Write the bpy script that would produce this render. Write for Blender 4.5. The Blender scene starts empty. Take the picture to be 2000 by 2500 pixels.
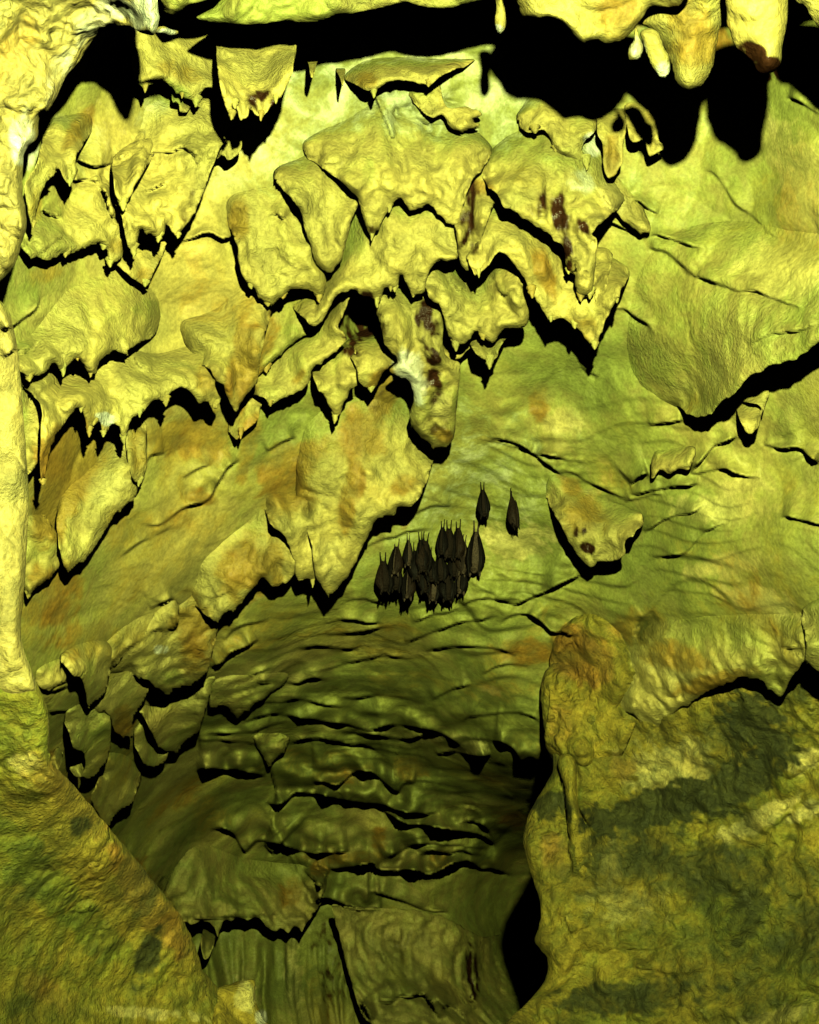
import bpy, math, random
import numpy as np
from mathutils import Vector, Matrix

# ------------------------------------------------------------------ camera, world, lamp, exposure
SC = bpy.context.scene
COL = SC.collection
CAMZ, PITCH, VFOV = 1.6, math.radians(20.0), math.radians(36.0)
FPX = 1250.0 / math.tan(VFOV / 2)                 # focal length in photograph pixels (photo is 2000 x 2500)
cam_d = bpy.data.cameras.new('camera')
cam = bpy.data.objects.new('camera', cam_d)
COL.objects.link(cam)
cam.location = (0, 0, CAMZ)
cam.rotation_euler = (math.pi / 2 + PITCH, 0, 0)
cam_d.sensor_fit = 'VERTICAL'
cam_d.angle = VFOV
cam_d.clip_start, cam_d.clip_end = 0.02, 200
SC.camera = cam

W = bpy.data.worlds.new('World')
SC.world = W
W.use_nodes = True
W.node_tree.nodes['Background'].inputs[0].default_value = (0.35, 0.36, 0.25, 1)
W.node_tree.nodes['Background'].inputs[1].default_value = 0.03    # deep underground: no sky, only a faint fill added to lift the shadows

# the cave's floodlight, on the path above and behind the photographer
lamp_d = bpy.data.lights.new('cave_floodlight', 'SPOT')
lamp_d.energy = 2780
lamp_d.color = (0.93, 1.0, 0.36)
lamp_d.shadow_soft_size = 0.034
lamp_d.spot_size = math.radians(84)
lamp_d.spot_blend = 0.9
lamp = bpy.data.objects.new('cave_floodlight', lamp_d)
COL.objects.link(lamp)
lamp.location = (0.24, -0.15, CAMZ + 0.98)
_t = Vector((0.3, 5.0, CAMZ + 2.65))
lamp.rotation_euler = (_t - Vector(lamp.location)).to_track_quat('-Z', 'Y').to_euler()

SC.view_settings.view_transform = 'Standard'
SC.view_settings.look = 'None'
SC.view_settings.exposure = 0.0
SC.view_settings.gamma = 1.0
SC.render.engine = 'CYCLES'
SC.cycles.max_bounces = 2
SC.cycles.diffuse_bounces = 0
SC.cycles.glossy_bounces = 0
SC.cycles.use_denoising = True

# ------------------------------------------------------------------ helpers: pixels of the photo to points, noise
CP, SP = math.cos(PITCH), math.sin(PITCH)
def ray(px, py):
    u = (np.asarray(px, float) - 1000.0) / FPX
    v = -(np.asarray(py, float) - 1250.0) / FPX
    d = np.stack([u, CP - v * SP, SP + v * CP], -1)
    return d / np.linalg.norm(d, axis=-1, keepdims=True)
def point(px, py, r):
    return ray(px, py) * np.asarray(r)[..., None] + np.array([0, 0, CAMZ])

_rng = np.random.RandomState(7)
_perm = np.tile(_rng.permutation(256), 3)
_g = _rng.normal(size=(256, 3)); _g /= np.linalg.norm(_g, axis=1)[:, None]
def perlin(p):
    shp = p.shape[:-1]
    p = p.reshape(-1, 3)
    i = np.floor(p).astype(int); f = p - i; i &= 255
    w = f * f * f * (f * (f * 6 - 15) + 10)
    out = np.zeros(len(p))
    for dx in (0, 1):
        wx = w[:, 0] if dx else 1 - w[:, 0]
        hx = _perm[i[:, 0] + dx]
        for dy in (0, 1):
            wy = w[:, 1] if dy else 1 - w[:, 1]
            hy = _perm[hx + i[:, 1] + dy]
            for dz in (0, 1):
                wz = w[:, 2] if dz else 1 - w[:, 2]
                g = _g[_perm[hy + i[:, 2] + dz]]
                out += wx * wy * wz * (g[:, 0] * (f[:, 0] - dx) + g[:, 1] * (f[:, 1] - dy) + g[:, 2] * (f[:, 2] - dz))
    return (out * 1.5).reshape(shp)
def fbm(p, sc, octs=3, seed=0, gain=0.5):
    o = 0; a = 1.0
    p = p * np.asarray(sc, float) + seed * 17.31
    for _ in range(octs):
        o = o + a * perlin(p); a *= gain; p = p * 2.03 + 5.1
    return o
def ridged(p, sc, octs=3, seed=0):
    o = 0; a = 1.0
    p = p * np.asarray(sc, float) + seed * 13.7
    for _ in range(octs):
        o = o + a * (1 - 2 * np.abs(perlin(p))); a *= 0.5; p = p * 2.1 + 3.3
    return o
def worley(p, sc, seed=3):
    p = p * sc; shp = p.shape[:-1]; p = p.reshape(-1, 3)
    i = np.floor(p).astype(int); f = p - i
    best = np.full(len(p), 9.0)
    for a in (-1, 0, 1):
        for b in (-1, 0, 1):
            for c in (-1, 0, 1):
                h = _perm[_perm[_perm[(i[:, 0] + a + seed) & 255] + ((i[:, 1] + b) & 255)] + ((i[:, 2] + c) & 255)]
                q = np.stack([a + 0.5 + 0.45 * _g[h, 0], b + 0.5 + 0.45 * _g[h, 1], c + 0.5 + 0.45 * _g[h, 2]], -1)
                best = np.minimum(best, ((q - f) ** 2).sum(-1))
    return np.sqrt(best).reshape(shp)
def sstep(a, b, x):
    t = np.clip((x - a) / (b - a), 0, 1); return t * t * (3 - 2 * t)

S7 = 700.0 / 1725
TILE = {'A': (0, 0, S7), 'B': (650, 0, S7), 'C': (1300, 0, S7), 'D': (0, 600, S7), 'E': (650, 600, S7), 'F': (1300, 600, S7),
        'G': (0, 1200, S7), 'H': (650, 1200, S7), 'I': (1300, 1200, S7), 'J': (0, 1800, S7), 'K': (650, 1800, S7),
        'L': (1300, 1800, S7), 'M': (880, 1150, 440.0 / 1725), 'P': (0, 0, 1.0)}
def tl(t, x, y):
    ox, oy, s = TILE[t]; return ox + x * s, oy + y * s

# ------------------------------------------------------------------ the vault: smooth distance field of the cave lining
CTRL = np.array([
 (-900,-900,3.40),(0,-900,4.40),(1000,-900,4.50),(2000,-900,4.40),(2900,-900,3.60),
 (0,0,4.90),(600,0,5.50),(1200,0,5.50),(1700,0,5.50),(2000,0,5.20),
 (0,400,4.80),(400,350,5.45),(900,400,5.55),(1400,400,5.60),(1800,450,5.50),(2000,500,5.10),
 (0,800,4.80),(400,800,5.50),(900,800,5.90),(1400,800,5.90),(1700,800,5.70),(2000,800,5.40),
 (0,1100,4.80),(400,1100,5.80),(800,1150,6.30),(1200,1150,6.50),(1600,1150,6.10),(2000,1150,5.60),
 (200,1400,5.70),(600,1400,6.50),(1100,1450,7.00),(1500,1450,6.70),(2000,1450,5.70),
 (200,1700,6.30),(600,1650,7.40),(1000,1650,7.90),(1400,1650,7.40),(1800,1650,6.50),
 (200,1900,7.50),(500,1850,9.03),(900,1850,9.66),(1250,1850,8.30),(1330,1740,7.60),(1500,1900,8.00),(1800,1850,7.40),(2000,1900,7.00),
 (400,2100,9.94),(800,2050,10.98),(1150,2050,11.51),(1290,2100,12.77),
 (500,2300,11.51),(900,2300,12.03),(1150,2300,12.24),(1310,2300,14.12),
 (700,2500,11.51),(1100,2500,12.03),(1600,2500,9.50),(0,2500,8.00),(500,3100,9.45),(1300,3100,9.50),
 (-900,1200,3.20),(-900,2500,4.00),(2900,1200,3.60),(2900,2500,4.00)], float)
def _tps(d2): return 0.5 * d2 * np.log(d2 + 1e-9)
_cx = CTRL[:, :2] / 1000.0
_n = len(CTRL)
_K = _tps(((_cx[:, None] - _cx[None]) ** 2).sum(-1)) + np.eye(_n) * 0.004
_Pm = np.hstack([np.ones((_n, 1)), _cx])
_sol = np.linalg.solve(np.block([[_K, _Pm], [_Pm.T, np.zeros((3, 3))]]), np.concatenate([CTRL[:, 2], np.zeros(3)]))
_gx = np.arange(-960, 2980, 20.0); _gy = np.arange(-960, 3240, 20.0)
_GX, _GY = np.meshgrid(_gx, _gy)
_q = np.stack([_GX, _GY], -1).reshape(-1, 2) / 1000.0
_R = (_tps(((_q[:, None] - _cx[None]) ** 2).sum(-1)) @ _sol[:_n] + _sol[_n] + _q @ _sol[_n + 1:]).reshape(_GX.shape)
_R = np.clip(_R, 2.6, 16)
_R = _R + 0.10 * fbm(point(_GX, _GY, _R), 1.1, 2, 4)
def vault(px, py):
    fx = np.clip((np.asarray(px, float) - _gx[0]) / 20, 0, len(_gx) - 1.001); fy = np.clip((np.asarray(py, float) - _gy[0]) / 20, 0, len(_gy) - 1.001)
    ix = fx.astype(int); iy = fy.astype(int); a = fx - ix; b = fy - iy
    return (_R[iy, ix] * (1 - a) * (1 - b) + _R[iy, ix + 1] * a * (1 - b) + _R[iy + 1, ix] * (1 - a) * b + _R[iy + 1, ix + 1] * a * b)

# ------------------------------------------------------------------ creases: small overhanging lips of the bedded rock
# (tile, lip height m, decay px above, points left to right; the rock above the line stands proud)
CREASES = [
 ('H', .10, 60, [(1180,690),(1250,655),(1330,640),(1420,655),(1500,680),(1600,640),(1725,580),(1850,525),(1900,500)]),
 ('H', .06, 50, [(830,905),(900,890),(1000,845),(1100,810),(1200,780),(1300,770),(1400,745)]),
 ('H', .05, 45, [(360,865),(480,855),(600,845),(700,820),(790,812)]),
 ('H', .06, 55, [(330,1080),(430,1050),(560,1020),(680,992),(780,992),(900,1005)]),
 ('H', .08, 45, [(-60,1145),(0,1143),(120,1150),(200,1150),(290,1125),(400,1135)]),
 ('H', .16, 70, [(-150,1400),(-20,1350),(100,1345),(200,1368),(330,1385),(450,1400),(560,1425),(640,1432),(760,1405),(880,1420),(1000,1445),(1080,1470),(1120,1500),(1170,1530)]),
 ('H', .09, 35, [(450,1455),(600,1462),(730,1480),(860,1495),(930,1470),(1010,1465)]),
 ('H', .12, 50, [(130,1520),(220,1490),(320,1488),(440,1515),(560,1525),(630,1535),(680,1570)]),
 ('H', .05, 40, [(1150,1400),(1210,1360),(1330,1345),(1480,1328),(1580,1350),(1650,1390)]),
 ('H', .05, 40, [(880,790),(1000,745),(1100,725),(1160,700)]),
 ('H', .05, 40, [(450,660),(560,645),(640,660),(740,690)]),
 ('H', .05, 35, [(580,345),(700,290),(780,270),(860,240),(1000,230)]),
 ('H', .04, 35, [(900,140),(960,100),(1050,85),(1110,95)]),
 ('H', .05, 30, [(1000,1260),(1060,1220),(1150,1180),(1230,1160)]),
 ('H', .05, 30, [(1300,1100),(1380,1060),(1480,1040),(1580,1050)]),
 ('H', .05, 35, [(350,790),(470,770),(600,790),(720,800)]),
 ('H', .05, 35, [(950,960),(1100,940),(1250,930),(1400,950),(1500,990)]),
 ('H', .05, 35, [(200,950),(330,930),(450,940),(560,950)]),
 ('H', .05, 35, [(420,1250),(560,1240),(700,1230),(840,1245),(950,1280)]),
 ('H', .05, 35, [(-100,1260),(50,1270),(200,1250),(330,1280),(470,1300)]),
 ('H', .04, 30, [(1400,800),(1500,740),(1600,750),(1700,830)]),
 # tunnel
 ('K', .26, 70, [(-420,205),(-300,195),(-150,205),(0,235)]),
 ('K', .12, 45, [(1020,105),(1130,90),(1200,110),(1290,125),(1350,110)]),
 ('K', .12, 50, [(1360,25),(1430,40),(1490,80),(1530,150),(1600,130),(1700,190)]),
 ('K', .20, 70, [(280,270),(330,270),(420,295),(480,250),(520,220),(600,210),(660,230),(720,290),(790,330),(830,280),(900,275)]),
 ('K', .26, 70, [(0,390),(60,410),(120,380),(170,340),(240,335),(330,355),(450,380),(600,400),(720,420),(820,450),(930,460),(1050,460)]),
 ('K', .28, 60, [(700,440),(760,480),(830,520),(950,530),(1050,550),(1150,570),(1250,580),(1330,610),(1380,650)]),
 ('K', .16, 50, [(1200,500),(1280,520),(1330,560),(1370,620)]),
 ('K', .14, 40, [(710,735),(780,700),(870,655),(1000,640),(1100,650),(1230,660),(1350,670)]),
 ('K', .12, 35, [(920,710),(990,685),(1060,695),(1110,705),(1170,685),(1300,710)]),
 ('K', .24, 60, [(-20,640),(80,655),(180,680),(280,700),(400,695),(500,685)]),
 ('K', .38, 60, [(370,790),(460,790),(560,780),(640,760),(665,800),(760,805),(900,805),(980,830),(1060,800),(1130,760),(1220,750),(1290,790),(1380,800),(1480,830)]),
 ('K', .20, 45, [(220,805),(280,840),(320,900),(350,860),(380,800)]),
 ('K', .30, 80, [(280,1000),(340,975),(400,980),(480,1015),(580,1035),(700,1030)]),
 ('K', .12, 60, [(620,930),(740,960),(850,1000),(960,1040),(1100,1060)]),
 ('K', .14, 60, [(-20,640),(40,700)]),
 ('K', .25, 40, [(670,1590),(760,1590),(800,1560),(870,1560),(940,1545),(990,1600),(1040,1690)]),
 ('K', .25, 30, [(560,1590),(600,1640),(630,1710)]),
 ('K', .22, 40, [(1060,1640),(1100,1610),(1150,1640),(1190,1690)]),
 ('J', .20, 60, [(1110,1090),(1240,1085),(1370,1085),(1540,1075),(1700,1075)]),
 ('J', .22, 60, [(1260,560),(1330,545),(1400,580),(1450,660),(1480,690),(1520,650),(1560,625),(1650,640),(1725,665)]),
 ('J', .12, 40, [(700,480),(750,440),(800,400)]),
 # right-hand side
 ('F', .05, 110, [(700,20),(800,40),(880,100),(960,170)]),
 ('F', .05, 130, [(900,150),(1000,190),(1130,240),(1240,275),(1340,270),(1420,305),(1540,350),(1620,375)]),
 ('F', .06, 60, [(1300,600),(1450,530),(1560,515),(1660,500),(1725,460)]),
 ('F', .08, 60, [(-30,1245),(60,1255),(160,1275),(230,1295),(320,1300)]),
 ('F', .08, 90, [(-280,1150),(-120,1180),(0,1250),(90,1320),(180,1380)]),
 ('F', .05, 50, [(150,1350),(240,1370),(330,1420),(440,1470),(560,1525)]),
 ('F', .07, 60, [(590,1500),(700,1480),(830,1450),(940,1445),(1010,1435)]),
 ('F', .08, 60, [(950,1380),(1050,1360),(1150,1345),(1220,1370),(1300,1390),(1370,1395)]),
 ('F', .10, 45, [(960,1360),(1020,1290),(1090,1210),(1170,1175),(1240,1150)]),
 ('F', .10, 70, [(1390,1200),(1500,1220),(1610,1220),(1660,1270),(1725,1310)]),
 ('F', .13, 40, [(590,1440),(640,1395),(700,1370)]),
 ('F', .08, 40, [(700,1080),(780,1065),(850,1060),(910,1055)]),
 ('F', .05, 30, [(290,720),(330,760),(400,785)]),
 ('I', .05, 50, [(560,60),(620,45),(700,25),(780,15)]),
 ('I', .05, 60, [(680,250),(760,190),(850,150),(960,130),(1060,60)]),
 ('I', .06, 60, [(700,390),(850,385),(930,360),(1000,280),(1080,220),(1160,195)]),
 ('I', .06, 60, [(1500,150),(1600,165),(1700,195),(1800,230)]),
 ('I', .08, 40, [(1490,940),(1570,945),(1650,942)]),
 ('I', .14, 60, [(-30,740),(50,790),(120,850),(190,850),(280,875)]),
 ('I', .05, 40, [(600,880),(640,800),(680,760)]),
 ('I', .06, 50, [(120,975),(180,960),(260,870)]),
 ('C', .022, 60, [(980,1030),(1080,1040),(1150,1120),(1220,1230),(1310,1290),(1420,1400),(1530,1450)]),
 ('C', .05, 90, [(1530,580),(1600,610),(1680,660),(1725,690)]),
 ('C', .06, 50, [(570,1220),(640,1215),(700,1260),(760,1285)]),
 ('C', .07, 60, [(330,1390),(400,1335),(480,1340),(560,1380),(660,1430),(740,1415),(850,1440),(950,1480),(1050,1500)]),
 ('C', .09, 40, [(410,1130),(440,1210),(520,1290),(600,1370),(690,1410)]),
 ('F', .06, 50, [(460,400),(500,375),(560,380),(620,430),(690,470),(730,550)]),
 ('L', .10, 60, [(155,165),(185,300),(205,450),(225,600),(220,680),(240,760),(230,840)]),
 ('L', .10, 50, [(265,130),(285,250),(275,400),(320,500),(370,590),(395,650)]),
 ('L', .08, 40, [(190,1060),(205,1110),(235,1190)]),
 ('L', .05, 60, [(380,1270),(520,1265),(640,1280),(760,1270),(880,1215)]),
 ('L', .04, 60, [(600,1380),(700,1400),(850,1420),(980,1410)]),
 ('L', .05, 70, [(1380,590),(1440,550),(1500,500),(1560,440)]),
 ('L', .05, 70, [(1510,260),(1600,220),(1680,170),(1760,120)]),
 # left side
 ('A', .10, 50, [(430,1090),(520,1080),(610,1095)]),
 ('A', .07, 60, [(450,960),(560,1000),(680,985)]),
 ('A', .05, 45, [(210,1550),(330,1450),(390,1410)]),
 ('A', .07, 40, [(800,1155),(870,1150),(950,1120),(1000,1100)]),
 ('A', .07, 50, [(830,1060),(880,970),(930,915),(1030,915),(1110,890),(1170,930),(1185,985),(1250,900)]),
 ('A', .05, 40, [(690,970),(790,920),(860,850),(880,780)]),
 ('A', .11, 40, [(1090,1455),(1160,1435),(1260,1400),(1340,1440),(1440,1410)]),
 ('A', .08, 30, [(250,1260),(300,1290),(370,1310)]),
 ('A', .14, 30, [(600,1120),(640,1180),(660,1280),(690,1310)]),
 ('D', .07, 40, [(0,505),(60,490),(140,440),(220,380),(240,290)]),
 ('D', .07, 50, [(20,680),(90,625),(140,650),(230,570)]),
 ('D', .06, 40, [(800,660),(830,720),(880,748),(930,735)]),
 ('D', .06, 40, [(230,880),(290,845),(360,790)]),
 ('D', .14, 40, [(150,1370),(200,1340),(240,1290)]),
 ('D', .07, 50, [(880,1300),(920,1260),(990,1250)]),
 ('D', .05, 40, [(1100,1400),(1200,1340),(1280,1320)]),
 ('D', .12, 50, [(1100,1590),(1150,1560),(1220,1550),(1270,1510),(1310,1430),(1370,1340),(1440,1285)]),
 ('G', .05, 40, [(830,185),(920,205),(980,190),(1060,130),(1140,80)]),
 ('G', .05, 50, [(720,400),(820,320),(950,260),(1050,200)]),
 ('G', .06, 50, [(160,625),(230,580),(300,530),(350,460)]),
 ('G', .09, 40, [(900,710),(960,680),(1050,640)]),
 ('G', .10, 40, [(650,1080),(690,1030),(740,960),(830,905),(950,830),(1000,850),(1060,800),(1070,740),(1140,735)]),
 ('G', .06, 40, [(1300,640),(1380,600)]),
 ('G', .08, 40, [(1350,900),(1400,840),(1470,800),(1560,785),(1620,770)]),
 ('G', .16, 40, [(1260,1060),(1330,1040),(1400,970),(1480,940),(1560,890)]),
 ('G', .06, 40, [(1350,1160),(1450,1140),(1560,1090),(1650,1050)]),
 ('G', .07, 40, [(290,1330),(400,1320),(490,1310)]),
 ('G', .05, 35, [(300,1210),(380,1180),(480,1150)]),
 ('G', .08, 45, [(1180,1495),(1330,1500),(1450,1505),(1560,1515)]),
 ('G', .10, 45, [(1200,1465),(1350,1455),(1500,1450),(1600,1420),(1725,1380)]),
 ('B', .07, 30, [(650,560),(670,620),(700,690),(730,760),(765,840),(790,770)]),
 ('B', .06, 40, [(940,920),(1010,900),(1070,870)]),
 ('B', .06, 35, [(1110,770),(1180,810),(1240,780),(1290,755)]),
 ('B', .06, 35, [(0,1300),(60,1290),(110,1320)]),
 ('E', .05, 40, [(1300,1170),(1400,1185),(1500,1210),(1600,1250)]),
 ('E', .05, 40, [(0,1240),(80,1190),(180,1150)]),
 ('E', .07, 30, [(1060,100),(1110,200),(1160,270),(1200,230)]),
 ('E', .07, 30, [(1370,130),(1390,240),(1430,300),(1480,260),(1500,230)]),
]
def densify(pts, step):
    out = []
    for a, b in zip(pts[:-1], pts[1:]):
        n = max(1, int(math.hypot(b[0] - a[0], b[1] - a[1]) / step))
        for k in range(n): out.append((a[0] + (b[0] - a[0]) * k / n, a[1] + (b[1] - a[1]) * k / n))
    out.append(pts[-1]); return out
def catmull(pts, closed, sub=4):
    P = np.array(pts, float); n = len(P); out = []
    rng = range(n) if closed else range(n - 1)
    for i in rng:
        p1, p2 = P[i], P[(i + 1) % n]
        p0 = P[i - 1] if closed or i > 0 else p1 * 2 - p2
        p3 = P[(i + 2) % n] if closed or i + 2 < n else p2 * 2 - p1
        for k in range(sub):
            t = k / sub
            out.append(0.5 * (2 * p1 + (p2 - p0) * t + (2 * p0 - 5 * p1 + 4 * p2 - p3) * t * t + (3 * p1 - p0 - 3 * p2 + p3) * t ** 3))
    if not closed: out.append(P[-1])
    return np.array(out)
_cr = []
for t, a, L, pts in CREASES:
    q = catmull([tl(t, *p) for p in pts], False, 4)
    wob = np.stack([q[:, 0] * .03, q[:, 1] * .03, np.full(len(q), 1.7)], -1)
    q[:, 1] += 3.0 * perlin(wob)
    _cr.append((a * (2.0 if t == 'K' else 1.35 if t == 'H' else 1), L * (0.85 if t in 'KHJ' else 0.6), q))
def seg_near(px, py, q, closed=False):
    A = q; B = np.roll(q, -1, 0)
    if not closed: A, B = A[:-1], B[:-1]
    best = np.full(px.shape, 1e9); bi = np.zeros(px.shape, int); bt = np.zeros(px.shape)
    for i in range(len(A)):
        d = B[i] - A[i]; l2 = d @ d + 1e-9
        t = np.clip(((px - A[i, 0]) * d[0] + (py - A[i, 1]) * d[1]) / l2, 0, 1)
        e = (px - A[i, 0] - t * d[0]) ** 2 + (py - A[i, 1] - t * d[1]) ** 2
        m = e < best
        best[m] = e[m]; bi[m] = i; bt[m] = t[m]
    return np.sqrt(best), bi, bt, A, B
def crease_field(px, py):
    h = np.zeros(px.shape)
    x0, x1, y0, y1 = px.min(), px.max(), py.min(), py.max()
    for a, L, q in _cr:
        R = L * 4.0
        if q[:, 0].max() + R < x0 or q[:, 0].min() - R > x1 or q[:, 1].max() + 60 < y0 or q[:, 1].min() - R > y1: continue
        m = (px > q[:, 0].min() - R) & (px < q[:, 0].max() + R) & (py > q[:, 1].min() - R) & (py < q[:, 1].max() + 60)
        if not m.any(): continue
        X, Y = px[m], py[m]
        d, bi, bt, A, B = seg_near(X, Y, q)
        seg = B - A
        side = seg[bi, 0] * (Y - A[bi, 1]) - seg[bi, 1] * (X - A[bi, 0])       # >0 below the line
        u = (bi + bt) / (len(q) - 1)
        env = np.clip(np.minimum(u, 1 - u) / 0.16, 0, 1) ** 0.8
        env = env * np.clip(.85 + 1.1 * perlin(np.stack([X * .021, Y * .021, np.full(X.shape, a * 50)], -1)), .15, 1.6)
        below = side > 0
        over = ((u <= 0) | (u >= 1))
        lipw = sstep(-3.6, 3.6, np.where(below, -d, d))
        prof = -0.4 * np.exp(-d / 9.0) * (1 - lipw) + 0.95 * np.exp(-d / L) * lipw
        h[m] += a * env * np.where(over, 0, prof)
    return h

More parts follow.
